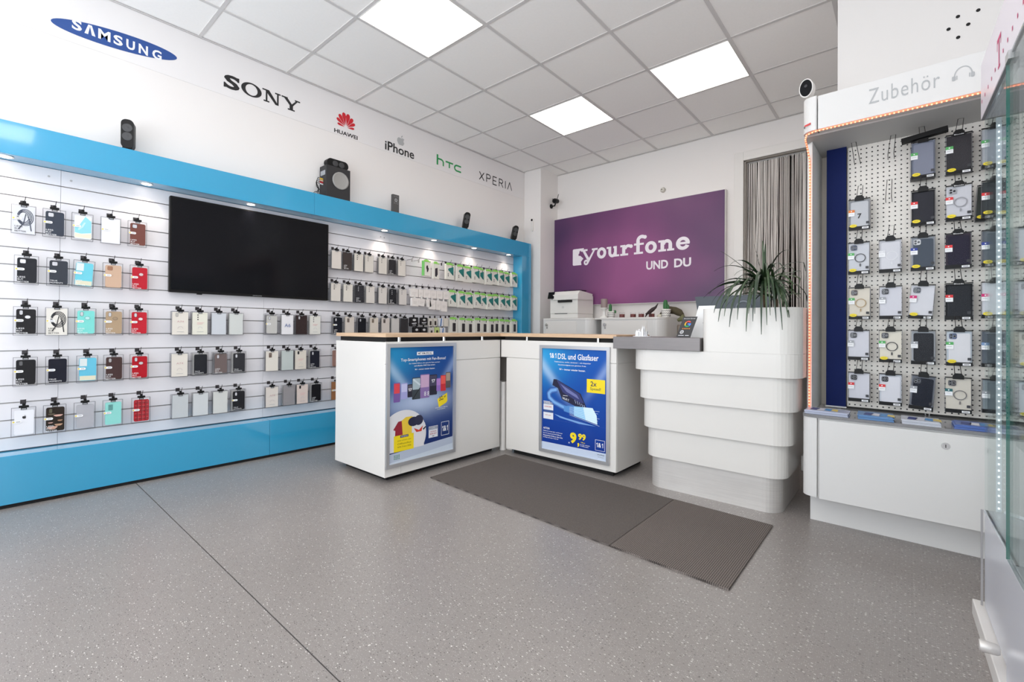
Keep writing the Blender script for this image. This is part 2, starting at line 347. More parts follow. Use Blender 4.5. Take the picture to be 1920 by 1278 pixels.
# ceiling: grid of loose tiles, 62.5 cm
G = .625
ce = struct('ceiling', MB().box(-.1, 5.7, -2.1, BY, 3.2, 3.3, WHITE_WALL))
lamps = {(2, 3), (4, 3), (2, 6), (4, 6), (2, 0), (4, 0), (2, -3), (4, -3), (6, 0)}
xs = [WX]+[G*i for i in range(1, 9)]+[5.6]; ys = [-2.1]+[G*j for j in range(-3, 9)]+[BY]
tiles = {}
for i in range(len(xs)-1):
    for j in range(len(ys)-1):
        ii = i; jj = j-4
        if (ii, jj) in lamps and j > 0: continue
        w, d = round(xs[i+1]-xs[i], 4), round(ys[j+1]-ys[j], 4)
        if (w, d) not in tiles: tiles[w, d] = MB().box(.012, w-.012, .012, d-.012, 0, .012, CEILM).mesh('ceiling_tile')
        put('ceiling_tile', tiles[w, d], ce, loc=(xs[i], ys[j], CEIL+.004))
for x in xs[1:-1]: MB().box(x-.012, x+.012, -2.1, BY, CEIL-.001, CEIL+.006, CEILBAR).build('ceiling_bar', ce)
for y in ys[1:-1]: MB().box(WX, 5.6, y-.012, y+.012, CEIL, CEIL+.0065, CEILBAR).build('ceiling_bar', ce)
MB().box(WX, WX+.018, -2.1, 5.03, CEIL-.003, CEIL, CEILBAR).box(.445, 3.82, BY-.018, BY, CEIL-.003, CEIL, CEILBAR).build('ceiling_edge_bar', ce)
LN = {(2, 3): 'square lit ceiling panel nearest the camera above the long counter', (4, 6): 'square lit ceiling panel nearest the string curtain doorway', (2, 6): 'square lit ceiling panel farthest from camera above the corner counters'}
for (i, j) in sorted(lamps):
    DJ = {3: 'above the camera', 0: 'just behind the camera', -3: 'by the shop window', 6: 'deep in shop'}[j]
    lab = LN.get((i, j)) or 'square lit ceiling panel outside the picture, %s tile from left wall, %s' % ({2: 'second', 4: 'fourth', 6: 'sixth'}[i], DJ)
    t = thing('ceiling_light', lab, 'ceiling light', (i*G, j*G, CEIL-.004), group='ceiling light panels')
    MB().box(.014, G-.014, .014, G-.014, .004, .012, DIFF).build('diffuser', t)
    MB().box(.011, G-.011, .011, .016, 0, .012, WHITE_TRIM).box(.011, G-.011, G-.016, G-.011, 0, .012, WHITE_TRIM).box(.011, .016, .016, G-.016, 0, .012, WHITE_TRIM).box(G-.016, G-.011, .016, G-.016, 0, .012, WHITE_TRIM).build('frame', t)

# ------------------------------------------------------------------ wall logo banner (local x = world +y)
bn = thing('logo_banner', 'white banner strip with phone maker logos along top of left wall', 'banner', (WX+.0008, 0, 0), PI/2)
MB().box(-2, 5.02, -.002, 0, 2.773, 3.128, mat('banner_white', srgb(233, 229, 228), .7)).build('banner_strip', bn)
Y = -.0032
b1 = MB(); bl = mat('logo_blue', srgb(38, 76, 145), .4)
e = []
for i in range(48):
    t = 2*PI*i/48; a, c = .318*math.cos(t), .058*math.sin(t); th = .10
    e.append((.797+a, 2.889+c+a*.09))
b1.flat([(x, z) for x, z in e], Y, bl)
Y2 = Y-.0008
def A_(mb, x0, x1, z0, z1, w, m):
    c = (x0+x1)/2; mb.flat([(x0, z0), (x0+w, z0), (c, z1-w*.55), (c, z1), (c-w*.5, z1)], Y2, m); mb.flat([(x1-w, z0), (x1, z0), (c+w*.5, z1), (c, z1), (c, z1-w*.55)], Y2, m)
for ch, x0, x1 in (('S', .572, .618), ('A', .630, .682), ('M', .695, .755), ('S', .770, .817), ('U', .835, .880), ('N', .900, .950), ('G', .974, 1.026)):
    if ch == 'A': A_(b1, x0, x1, 2.858, 2.92, .017, PRW)
    else: b1.text(ch, x0, x1, 2.857, 2.921, Y2, PRW, .03)
b1.build('logo', bn, label='blue slanted oval logo with white capital letters')
s = MB(); K = PRK; z0, z1 = 2.838, 2.938
s.text('S', 1.412, 1.520, z0-.003, z1+.003, Y, K, .035); s.rect(1.410, 1.424, z0, z0+.036, Y, K); s.rect(1.503, 1.517, z1-.034, z1, Y, K)
s.ring(1.606, 2.888, .054, .043, Y, K, 36, rox=.075, rix=.044)
def serif(mb, x, z, w, h, y=Y, m=K): mb.rect(x-w/2, x+w/2, z, z+h, y, m)
s.rect(1.712, 1.725, z0, z1, Y, K); s.rect(1.800, 1.813, z0, z1, Y, K); s.flat([(1.700, z1), (1.738, z1), (1.813, z0), (1.788, z0)], Y, K)
for x, z in ((1.708, z1-.011), (1.718, z0), (1.806, z1-.011)): serif(s, x, z, .044, .011)
s.flat([(1.846, z1), (1.880, z1), (1.928, z0+.045), (1.905, z0+.038)], Y, K); s.flat([(1.962, z1), (1.975, z1), (1.928, z0+.038), (1.912, z0+.045)], Y, K); s.rect(1.902, 1.930, z0, z0+.048, Y, K)
for x, z, w in ((1.861, z1-.011, .05), (1.967, z1-.011, .044), (1.916, z0, .058)): serif(s, x, z, w, .011)
s.build('logo', bn, label='black slab serif logo')
h = MB(); rd = mat('logo_red', srgb(205, 28, 42), .4)
for sg in (-1, 1):
    for ang, L, w in ((9, .130, .040), (33, .118, .036), (57, .105, .030), (80, .082, .022)):
        a = math.radians(90-sg*ang); d = (math.cos(a), math.sin(a)); p = (-d[1], d[0]); o = (2.414+sg*.004, 2.868-.004*(ang > 70))
        h.flat([(o[0]+d[0]*L*t+p[0]*w*q, o[1]+d[1]*L*t+p[1]*w*q) for t, q in ((.1, 0), (.45, .28), (.75, .5), (.93, .38), (1, 0), (.93, -.38), (.75, -.5), (.45, -.28))], Y, rd)
h.build('logo', bn, label='red fan of petals'); h = MB(); h.text('HUAWEI', 2.300, 2.534, 2.786, 2.822, Y, K, .025); h.build('lettering', bn, label='small black capitals under the red petals')
h = MB(); ag = mat('logo_silver', srgb(178, 178, 178), .4); cx, cz = 3.022, 2.928
h.text('iPhone', 2.834, 3.190, 2.790, 2.882, Y, K, .018); h.build('lettering', bn, label='black lettering under the silver emblem'); h = MB()
ap = [(0, .030), (.018, .036), (.036, .030), (.029, .018), (.027, .004), (.036, -.012), (.026, -.034), (.012, -.042), (0, -.038), (-.012, -.042), (-.028, -.032), (-.040, -.006), (-.038, .018), (-.024, .034)]
h.flat([(cx+a*1.15, cz+c) for a, c in ap], Y2, ag); h.flat([(cx, cz+.038), (cx+.006, cz+.056), (cx+.022, cz+.066), (cx+.016, cz+.046)], Y2, ag)
h.build('logo', bn, label='silver fruit emblem')
h = MB(); gn = mat('logo_green', srgb(35, 150, 80), .4); w = .023
h.stroke([(3.507, 2.824), (3.507, 2.939)], w, Y, gn); h.stroke([(3.507, 2.895), (3.56, 2.895), (3.582, 2.888), (3.592, 2.872), (3.592, 2.829)], w*.8, Y, gn)
h.stroke([(3.625, 2.893), (3.738, 2.893)], w*.8, Y, gn); h.stroke([(3.682, 2.893), (3.682, 2.832)], w*.8, Y, gn)
h.stroke([(3.862, 2.893), (3.79, 2.893), (3.768, 2.882), (3.76, 2.862), (3.768, 2.842), (3.79, 2.831), (3.862, 2.831)], w*.8, Y, gn); h.build('logo', bn, label='green thin lettering logo')
h = MB(); w = .0125; za, zb = 2.829, 2.925
for q in ([(4.165, zb), (4.245, za)], [(4.245, zb), (4.165, za)], [(4.290, za), (4.290, zb), (4.340, zb), (4.357, zb-.014), (4.357, zb-.034), (4.340, zb-.047), (4.290, zb-.047)],
          [(4.475, zb), (4.405, zb), (4.405, za), (4.475, za)], [(4.405, .5*(za+zb)), (4.465, .5*(za+zb))], [(4.520, za), (4.520, zb), (4.570, zb), (4.587, zb-.014), (4.587, zb-.034), (4.570, zb-.047), (4.520, zb-.047)],
          [(4.558, zb-.047), (4.594, za)], [(4.640, za), (4.640, zb)], [(4.682, za), (4.723, zb), (4.766, za)]): h.stroke(q, w, Y, K)
h.build('logo', bn, label='thin black capital letter logo')

# ------------------------------------------------------------------ slat wall unit with blue surround
GZ = [.367+.0993*k for k in range(16)]
sw = thing('slat_wall', 'white horizontal slat wall panelling behind phone cases on left wall', 'slat wall', (0, 0, 0))
MB().box(WX+.002, .19, -2, 4.77, .29, 1.96, GROOVE).build('backing_board', sw)
yb = [-2, -.64, .53, 1.70, 2.87, 4.04, 4.768]; sl = {}
zz = [.296]+GZ+[1.953]
for j in range(6):
    w = round(yb[j+1]-yb[j], 3)
    for k in range(len(zz)-1):
        z0, z1 = zz[k]+(.0035 if k else 0), zz[k+1]-.0035*(k < len(zz)-2); key = (w, round(z1-z0, 4))
        if key not in sl: sl[key] = MB().box(0, .014, .0007, w-.0007, 0, z1-z0, SLAT).mesh('slat')
        put('slat', sl[key], sw, loc=(.191, yb[j], z0))
ar = MB()
for z in GZ: ar.box(.1905, .199, -2, 4.768, z-.003, z+.0008, ALU)
ar.build('groove_rails', sw)
sc = MB()
for y, z in ((.478, 1.905), (.575, 1.902), (2.77, 1.905), (2.81, 1.902)): sc.lathe([(.006, .205), (.006, .2062)], y, z, ALU, 12, 'x')
sc.build('screw_heads', sw)
bf = thing('blue_surround', 'glossy blue frame around the slat wall with spotlit canopy and plinth', 'shop fitting', (0, 0, 0))
MB().box(WX+.001, .35, -2, 2.036, 1.955, 2.138, BLUE).build('canopy_panel', bf, .0015); MB().box(WX+.001, .35, 2.038, 4.957, 1.955, 2.138, BLUE).build('canopy_panel', bf, .0015)
MB().box(WX+.001, .35, 4.77, 4.957, .02, 1.9545, BLUE).build('side_post', bf, .0015)
MB().box(WX+.001, .35, -2, 1.698, .022, .290, BLUE).build('plinth_panel', bf, .0015); MB().box(WX+.001, .35, 1.700, 4.769, .022, .290, BLUE).build('plinth_panel', bf, .0015)
MB().box(WX+.001, .335, -2, 4.95, 0, .0215, DARK).build('plinth_recess', bf)
SPOTS = [('nearest lit spot, left of television top corner', .93), ('lit spot above television', 1.57), ('lit spot right of television above brown pack', 2.76), ('lit spot above empty hooks', 3.37), ('lit spot above white earphone packs', 3.97), ('last lit spot beside the blue post', 4.58), ('unseen spot left of picture', .30), ('second unseen spot left of picture', -.33)]
for lb, y in SPOTS:
    t = thing('canopy_spotlight', 'round recessed '+lb, 'spotlight', (.285, y, 1.955), group='canopy downlights')
    MB().lathe([(.034, -.003), (.034, 0)], 0, 0, WHITE_TRIM, 24).build('trim_ring', t)
    MB().lathe([(.025, -.0045), (.025, -.0031)], 0, 0, SPOTM, 20).build('lens', t)
    l = bpy.data.lights.new('spot_light', 'SPOT'); l.energy = 4; l.spot_size = 1.9; l.spot_blend = .8; l.shadow_soft_size = .02; l.color = (1, .86, .72)
    o = bpy.data.objects.new('spot_light', l); o.location = (0, 0, -.008); o.parent = t; C.objects.link(o)

# ------------------------------------------------------------------ television
tv = thing('television', 'large black flat television mounted on the white slat wall', 'television', (.21, 1.065, 1.25), PI/2)
MB().prism(rrect(0, 1.145, 0, .665, .006, 2), 'y', -.045, -.015, BLACK).build('housing', tv, .002)
MB().box(.010, 1.135, -.0462, -.045, .018, .655, BLACKG).build('screen', tv)
MB().text('SAMSUNG', .535, .60, .0045, .0115, -.0456, PRG).build('maker_badge', tv); MB().box(.35, .8, -.015, .003, .2, .5, BLACK).build('wall_bracket', tv)
MB().box(.165, .195, -.05, -.035, -.008, 0, BLACK).build('sensor_bump', tv)

# ------------------------------------------------------------------ speakers and remote on the canopy
ZT = 2.139
def sat(loc, rz, label, tilt=0):
    t = thing('satellite_speaker', label, 'speaker', loc, rz, 'small black satellite speakers')
    t.rotation_euler = (0, tilt, rz)
    MB().prism(rrect(-.033, .033, .02, .205, .028, 6), 'y', -.028, .028, BLACK, True).build('cabinet', t, .004)
    g = mat('speaker_cone', srgb(58, 58, 60), .5)
    for z in (.15, .095):
        MB().lathe([(.027, -.0295), (.024, -.032), (.018, -.0292), (.008, -.031), (.002, -.0325)], 0, z, g, 24, 'y').build('driver', t)
    MB().prism(rrect(-.026, .026, 0, .03, .008, 4), 'y', -.022, .03, BLACK).build('foot', t)
sat((.268, .835, ZT), PI/2-.35, 'black two-cone speaker on the canopy left of the others')
sat((.27, 3.83, ZT), PI/2-.5, 'small black speaker on canopy below the green logo', .16)
sat((.27, 4.68, ZT), PI/2-.5, 'small black speaker at far right canopy end', .2)
sbw = thing('subwoofer', 'black subwoofer box with grey round cone on the canopy', 'speaker', (.185, 2.16, ZT), PI/2)
MB().box(.0, .225, -.12, .0, .0, .285, mat('sub_black', srgb(34, 33, 36), .5)).build('cabinet', sbw, .003)
MB().lathe([(.076, -.1205), (.076, -.128), (.07, -.131), (.060, -.127), (.055, -.1255), (.001, -.1255)], .13, .17, mat('sub_cone', srgb(150, 148, 145), .45), 40, 'y').build('cone', sbw)
MB().box(-.002, .0, -.10, -.02, .2, .24, PRG).build('rating_plate', sbw)
for q, (c, z) in enumerate((((230, 190, 60), .165), ((225, 200, 170), .15), ((190, 40, 50), .135), ((225, 225, 225), .12))):
    MB().tube([(0, -.06, z), (-.028, -.06, z+.003)], .006, M(*c), 8).build('plug', sbw)
for q in range(4):
    z = .165-.015*q
    MB().tube([(-.028, -.06, z+.003), (-.045-.006*q, -.062, z+.006), (-.058, -.06, z-.03), (-.045+.01*q, -.05, z-.06), (-.03-.012*q, -.05, .045), (-.02-.025*q, -.04, .006)], .0028, BLACK, 6).build('cable', sbw)
MB().tube([(-.04, -.05, .05), (-.07, -.06, .03), (-.12, -.07, .012), (-.15, -.08, .004)], .003, PRG, 6).build('cable', sbw)
cs = thing('centre_speaker', 'long rounded black speaker lying on top of the subwoofer', 'speaker', (.245, 2.182, ZT+.2855), PI/2)
MB().prism(rrect(0, .2, 0, .075, .037, 8), 'y', -.03, .03, BLACK, True).build('cabinet', cs, .004)
for x in (.075, .135): MB().lathe([(.026, -.031), (.023, -.034), (.014, -.031), (.004, -.0335)], x, .037, mat('speaker_cone', (.05,)*3), 24, 'y').build('driver', cs)
rm = thing('remote_box', 'upright slim grey media box with buttons on the canopy', 'remote control', (.27, 2.84, ZT), PI/2)
MB().box(0, .075, -.03, .0, 0, .185, M(72, 70, 70, .4)).build('housing', rm, .003)
r_ = MB(); r_.ring(.037, .13, .016, .008, -.0305, PRG, 16)
for i in range(3):
    for j in range(3): r_.flat(ell(.018+.02*i, .165-.035*0-.012*j-.045*(j > 0), .003, .003, 8), -.0305, PRG)
r_.build('buttons', rm)

# ------------------------------------------------------------------ packs on the slat wall
CACHE = {}
def cached(key, fn):
    if key not in CACHE: CACHE[key] = fn()
    return CACHE[key]
SHELL = mat('pack_edge', srgb(96, 96, 102), .3)
def shell_mesh(w, h, d):
    def f():
        mb = MB().box(-w/2, w/2, 0, d, 0, h, FILM); e = .0011
        for y in (-.0004, d-.001):
            mb.box(-w/2, -w/2+e, y, y+.0012, 0, h, SHELL).box(w/2-e, w/2, y, y+.0012, 0, h, SHELL).box(-w/2, w/2, y, y+.0012, 0, e, SHELL).box(-w/2, w/2, y, y+.0012, h-e, h, SHELL)
        return mb.mesh('clear_box')
    return cached(('shell', w, h, d), f)
def hanger_mesh():
    def f():
        mb = MB().prism(rrect(-.020, .020, -.003, .010, .003, 3), 'y', -.004, .006, BLACK)
        mb.box(-.012, .012, -.0025, -.0012, -.014, -.003, BLACK).box(-.009, .009, -.003, -.0026, -.0115, -.0065, PRG)
        mb.prism(rrect(-.007, .007, .010, .022, .003, 3), 'y', -.002, .003, BLACK)
        return mb.mesh('hang_clip')
    return cached('hanger', f)
def label_mesh():
    def f():
        mb = MB().flat(rrect(-.046, -.008, -.007, .007, .0065, 4), -.0007, PRW); mb.flat(ell(-.040, 0, .0048, .0048, 12), -.001, M(226, 205, 90))
        mb.rect(-.030, -.014, -.002, .002, -.001, PRG); return mb.mesh('price_sticker')
    return cached('label', f)
def print_mesh(kind, dark):
    def f():
        mb = MB(); m = PRK if dark else PRW
        if kind == 'less':
            for i, t in enumerate(('LESS', 'BUT', 'BETTER')): mb.text(t, -.035, -.035+.0075*len(t), .037-.0135*i, .0455-.0135*i, -.0008, m, .0, keep=None)
        elif kind == 'true':
            for i, t in enumerate(('TRUE', 'MOMENTS')): mb.text(t, -.035, -.035+.0078*len(t), .028-.012*i, .035-.012*i, -.0008, m)
        elif kind == 'a6': mb.text('A6', -.024, .024, .062, .09, -.0008, M(90, 110, 160))
        elif kind == 'pink':
            for i in range(3): mb.rect(-.02, .024-.006*i, .088-.006*i, .090-.006*i, -.0008, M(225, 180, 180))
            mb.ring(.0, .045, .014, .012, -.0008, M(190, 190, 195), 16, 0, PI); mb.rect(-.02, .02, .022, .024, -.0008, PRG)
        elif kind == 'a74': mb.text('A74', -.02, .02, .088, .1, -.0008, M(200, 165, 165)); mb.ring(.0, .045, .016, .0135, -.0008, M(200, 190, 190), 16, 0, PI); mb.rect(-.02, .02, .022, .024, -.0008, PRG)
        return mb.mesh('printed_text')
    return cached(('print', kind, dark), f)
def case_mesh(cw, ch, mt, pattern=None):
    def f():
        mb = MB(); P = rrect(-cw/2, cw/2, 0, ch, .009 if cw < .085 else .002, 4); mb.prism(P, 'y', -.004, .004, mt)
        if pattern == 'tartan':
            for i in range(5): mb.rect(-cw/2+.004, cw/2-.004, .012+.026*i, .018+.026*i, -.0043, M(120, 20, 28)); mb.rect(-cw/2+.003, cw/2-.003, .024+.026*i, .0255+.026*i, -.0044, M(206, 120, 124))
            for i in range(3): mb.rect(-.025+.022*i, -.019+.022*i, .004, ch-.004, -.0046, M(135, 24, 32)); mb.rect(-.015+.022*i, -.0138+.022*i, .004, ch-.004, -.0047, M(206, 120, 124))
        if pattern == 'marble':
            mb.flat([(-cw/2+.002, .035), (-.01, .03), (cw/2-.002, .04), (cw/2-.002, .11), (.01, ch-.004), (-.008, .1), (-.02, .075), (-cw/2+.002, .07)], -.0043, M(140, 210, 224)); mb.flat([(-cw/2+.002, .006), (cw/2-.002, .006), (cw/2-.002, .035), (0, .028), (-cw/2+.002, .03)], -.0044, M(226, 220, 198))
            mb.flat([(-.02, .05), (0, .07), (.012, .1), (.004, .1), (-.008, .075), (-.024, .058)], -.0047, M(190, 228, 236))
        if pattern == 'camo':
            for (x, z, rx, rz, c) in ((-.012, .02, .02, .012, (205, 160, 140)), (.014, .035, .016, .008, (190, 150, 120)), (.012, .09, .018, .008, (210, 165, 150)), (-.016, .1, .014, .006, (90, 80, 60)), (.02, .06, .01, .006, (170, 130, 100)), (-.02, .05, .01, .004, (200, 160, 150))):
                mb.flat([(x+rx*math.cos(k)*(1+.3*math.sin(3*k)), z+rz*math.sin(k)*(1+.3*math.cos(2*k))) for k in [i*PI/6 for i in range(12)]], -.0043, M(*c))
        if pattern == 'fade': mb.rect(-cw/2+.002, cw/2-.002, .003, .03, -.0043, M(220, 216, 190)); mb.rect(-cw/2+.002, -.004, .09, ch-.004, -.0043, M(214, 222, 222))
        return mb.mesh('phone_case')
    return cached(('case', cw, ch, mt.name, pattern), f)
def cam_mesh(kind, rim, hole):
    def f():
        mb = MB()
        if kind == 'sq': mb.flat(rrect(-.013, .013, -.013, .013, .006, 4), -.0006, rim); mb.flat(rrect(-.011, .011, -.011, .011, .005, 4), -.001, hole)
        elif kind == 'oval': mb.flat(rrect(-.008, .008, -.014, .014, .007, 4), -.0006, rim); mb.flat(rrect(-.0062, .0062, -.0122, .0122, .006, 4), -.001, hole)
        elif kind == 'dots':
            for i in range(3): mb.flat(ell(0, .016-.016*i, .0042, .0042, 12), -.001, hole)
        elif kind == 'dots5':
            for i in range(3): mb.flat(ell(0, .016-.016*i, .005, .005, 12), -.001, hole)
            for i in range(2): mb.flat(ell(.0125, .012-.013*i, .0028, .0028, 10), -.001, hole)
        elif kind == 'block': mb.flat(rrect(-.011, .011, -.02, .016, .003, 3), -.0008, hole); mb.flat(ell(-.002, .006, .004, .004, 10), -.0012, rim)
        elif kind == 'round': mb.flat(ell(0, 0, .0125, .0105, 20), -.0006, rim); mb.flat(ell(0, 0, .011, .009, 20), -.001, hole)
        elif kind == 'lens3':
            mb.flat(rrect(-.014, .014, -.014, .014, .007, 4), -.0006, rim)
            for x, z in ((-.006, .006), (-.006, -.006), (.006, 0)): mb.flat(ell(x, z, .0048, .0048, 12), -.001, hole); mb.ring(x, z, .0056, .0046, -.0012, PRG, 12)
        elif kind == 'fruit':
            mb.flat([(a*.2, c*.2) for a, c in ap], -.001, hole); mb.flat([(0, .0075), (.001, .011), (.0045, .013), (.003, .009)], -.001, hole)
        return mb.mesh('camera_window')
    return cached(('cam', kind, rim.name, hole.name), f)
HOOKM = mat('hook_wire', srgb(70, 66, 68), .3, metal=.6)
def hook_mesh(L):
    def f():
        mb = MB().tube([(0, L+.004, 0), (0, L*.4, 0), (0, 0, 0), (.004, -.012, .012), (.006, -.016, .030)], .0019, HOOKM, 6)
        return mb.mesh('wire')
    return cached(('hook', L), f)
def hook(x, y, z, L, pos, rz=PI/2):
    t = thing('display_hook', 'metal hook '+pos, 'hook', (x, y, z), rz, 'display hooks on the slat wall')
    put('wire', hook_mesh(L), t)
    put('back_plate', cached(('plate', L), lambda: MB().box(-.012, .012, L+.0005, L+.0035, -.004, .020, HOOKM).mesh('back_plate')), t)
XS = .2055
def pack(y, ztop, pos, look, color, cam=None, txt='less', full=False, sticker=True, w=.097, h=.165, d=.02, front=.28, tilt=0, pattern=None, rim=None, hole=None, cut=None, extra=None, rough=.45, dark=False, name='phone_case_pack'):
    """front face plane at world x = front; local -Y faces the room"""
    t = thing(name, f'{look}, {pos}', 'phone case pack', (front, y, ztop), PI/2, 'boxed phone cases on the slat wall')
    t.rotation_euler = (0, tilt, PI/2)
    put('clear_box', shell_mesh(w, h, d), t, loc=(0, 0, -h)); put('hang_clip', hanger_mesh(), t, loc=(0, 0, .002))
    mt = M(*color, rough, spec=.15)
    if full: cw, ch, cz = w-.008, h-.008, -h+.003
    else: cw, ch, cz = .078, .140, -h+.011
    cx = .002 if not full else 0
    c = put('phone_case', case_mesh(cw, ch, mt, pattern), t, loc=(cx, .006, cz))
    rim = rim or M(*[int(q*.6) for q in color]); hole = hole or M(200, 200, 205)
    if cam:
        off = {'sq': (-.017, ch-.02), 'oval': (-.02, ch-.02), 'dots': (-.014, ch-.034), 'dots5': (-.016, ch-.034), 'block': (-.014, ch-.03), 'round': (.0, ch-.045), 'lens3': (-.016, ch-.022), 'fruit': (0, ch-.042)}[cam]
        put('camera_window', cam_mesh(cam, rim, hole), c, loc=(off[0], -.0043, off[1]))
    if cut: put('logo_window', cam_mesh('round', rim, M(*cut)), c, loc=(.006, -.0046, ch-.045))
    if txt: put('printed_text', print_mesh(txt, dark), t, loc=(0, -.0002, -h))
    if sticker: put('price_sticker', label_mesh(), t, loc=(.0, -.0008, -h*.48))
    if extra == 'loop' or extra == 'loop2':
        m2 = M(30, 30, 34) if extra == 'loop' else M(70, 76, 92)
        mb = MB(); 
        for k in range(4):
            r = .020+.004*k; mb.tube([(.002*k+r*math.cos(a), -.006, -.07+r*1.45*math.sin(a)) for a in [i*2*PI/20 for i in range(21)]], .0023, m2, 6)
        mb.tube([(-.02, -.007, -.14), (.0, -.007, -.1), (.008, -.007, -.05), (.022, -.007, -.08), (.03, -.007, -.145)], .0026, m2, 6)
        put('coiled_cord', mb.mesh('coiled_cord'), t, loc=(0, .009, 0))
    L = front-XS
    hook(front-.004, y+.0, ztop+.017, L-.006, 'above pack, '+pos+', '+' '.join(look.split()[:2]))
    return t
def backpack(y, ztop, pos, front, tone, w=.097, h=.165, n=1):
    for k in range(n):
        t = thing('phone_case_pack', f'partly hidden pack behind the front pack, {pos}' if k == 0 else f'rearmost hidden pack of its stack, {pos}', 'phone case pack', (front-.024*(k+1), y-.002+.004*random.random(), ztop-.001), PI/2, 'boxed phone cases on the slat wall')
        put('clear_box', shell_mesh(w, h, .02), t, loc=(0, 0, -h)); put('phone_case', case_mesh(w-.012, h-.012, M(*tone), None), t, loc=(0, .009, -h+.005))
ROW = ['top row', 'second row', 'third row', 'fourth row', 'bottom row']
CA = ['leftmost', 'second from left', 'middle', 'second from right', 'rightmost']
ZR = [1.698, 1.411, 1.118, .828, .542]
BLK = (36, 37, 42)
A = [
 [dict(look='clear box with grey coiled cord', color=(215, 216, 222), full=True, extra='loop2', txt='less', dark=True), dict(look='charcoal case with square camera hole', color=(58, 64, 76), cam='sq'), dict(look='white and turquoise marbled case', color=(228, 234, 236), pattern='marble', full=False, txt=None), dict(look='plain white boxed card', color=(232, 232, 238), full=True, txt=None), dict(look='brown case with square camera hole', color=(118, 72, 64), cam='sq')],
 [dict(look='black case with square camera hole', color=BLK, cam='sq', hole=M(216, 216, 222)), dict(look='grey-black case with square camera hole', color=(56, 60, 68), cam='sq', txt='true'), dict(look='tilted turquoise and cream case', color=(112, 200, 216), pattern='fade', tilt=.05, txt='less'), dict(look='tan case with brown camera patch', color=(204, 172, 148), cam='sq', rim=M(140, 96, 70), hole=M(160, 112, 84), txt=None), dict(look='red case with round window', color=(186, 36, 50), cut=(214, 190, 190))],
 [dict(look='black case with oval logo window', color=(34, 32, 34), cam='oval', cut=(222, 222, 226)), dict(look='white pack with black coiled cord', color=(226, 222, 214), full=True, extra='loop', dark=True), dict(look='mint case with round window', color=(126, 214, 206), cam='oval', cut=(180, 222, 222), txt='less'), dict(look='glittery tan case with round window', color=(176, 152, 124), cam='oval', cut=(160, 138, 112)), dict(look='red case with small pale window', color=(190, 36, 50), cam='oval', cut=(226, 206, 206))],
 [dict(look='black case with small oval camera', color=(30, 29, 31), cam='oval', hole=M(90, 90, 92)), dict(look='navy black case without holes', color=(24, 25, 38), txt='true'), dict(look='light blue see-through case', color=(104, 190, 216), pattern='fade', txt=None), dict(look='dark brown case with oval camera', color=(72, 52, 50), cam='oval', hole=M(170, 165, 165)), dict(look='deep red case with round window', color=(176, 22, 36), cam='oval', cut=(196, 190, 190))],
 [dict(look='white case with black fruit emblem', color=(234, 235, 240), cam='fruit', hole=PRK, txt=None), dict(look='black case with pink patches', color=(44, 36, 30), pattern='camo', cam='oval', hole=M(90, 86, 66)), dict(look='grey see-through case', color=(176, 176, 182), txt=None, dark=True), dict(look='mint case with small camera', color=(146, 216, 208), cam='block', hole=M(90, 150, 146), txt=None), dict(look='red tartan case', color=(176, 32, 42), pattern='tartan', txt=None)]]
YA = [[.374, .499, .622, .754, .887], [.388, .518, .634, .767, .900], [.387, .515, .641, .772, .900], [.389, .519, .652, .776, .905], [.385, .512, .643, .775, .917]]
for r in range(5):
    for c in range(5): pack(YA[r][c], ZR[r], f'{ROW[r]} {CA[c]}, left of television', **A[r][c])
def grp(Y, rows, desc, data, back=1, w=.1):
    for ri, r in enumerate(rows):
        for c, spec in enumerate(data[ri]):
            n = len(data[ri]); cnm = {4: ['first', 'second', 'third', 'fourth'], 7: ['first', 'second', 'third', 'fourth', 'fifth', 'sixth', 'seventh']}[n][c]
            look, color, cam, kw = spec; kw = dict(kw); pos = f'{ROW[r]} {cnm} column {desc}'
            pack(Y[ri][c], ZR[r], pos, look, color, cam=cam, w=w, **kw)
            if back: backpack(Y[ri][c], ZR[r], pos, .28, (205, 203, 200) if c % 2 else (150, 148, 150), w, n=back)
CR = (226, 220, 210); LG = (204, 206, 208); N_ = dict(txt=None, sticker=False, full=True)
B = [[('cream card with faint model number', CR, 'oval', dict(N_, txt='a74', hole=M(190, 186, 180))), ('cream card with black camera dots', (228, 226, 212), 'dots', dict(N_, txt='pink', hole=PRK)), ('pale bluish grey pack', (204, 208, 214), None, N_), ('pale greenish grey pack', (208, 211, 208), None, N_)],
     [('cream card with grey print', CR, None, dict(N_, txt='a74')), ('black case with green hints', BLK, None, dict(txt='true', sticker=False)), ('dull brown case', (112, 98, 96), 'oval', dict(txt='less', sticker=False)), ('black case with white camera spot', (48, 48, 52), 'oval', dict(txt='true', sticker=False))],
     [('pale grey frosted pack', (196, 200, 202), None, N_), ('pale silver frosted pack', (206, 209, 211), None, N_), ('pale pearl grey pack', (210, 211, 208), None, N_), ('black case with pale camera slot', (34, 34, 38), 'oval', dict(txt='true'))]]
grp([[1.127, 1.245, 1.364, 1.478], [1.126, 1.25, 1.378, 1.500], [1.133, 1.254, 1.379, 1.500]], (2, 3, 4), 'below television left half', B)
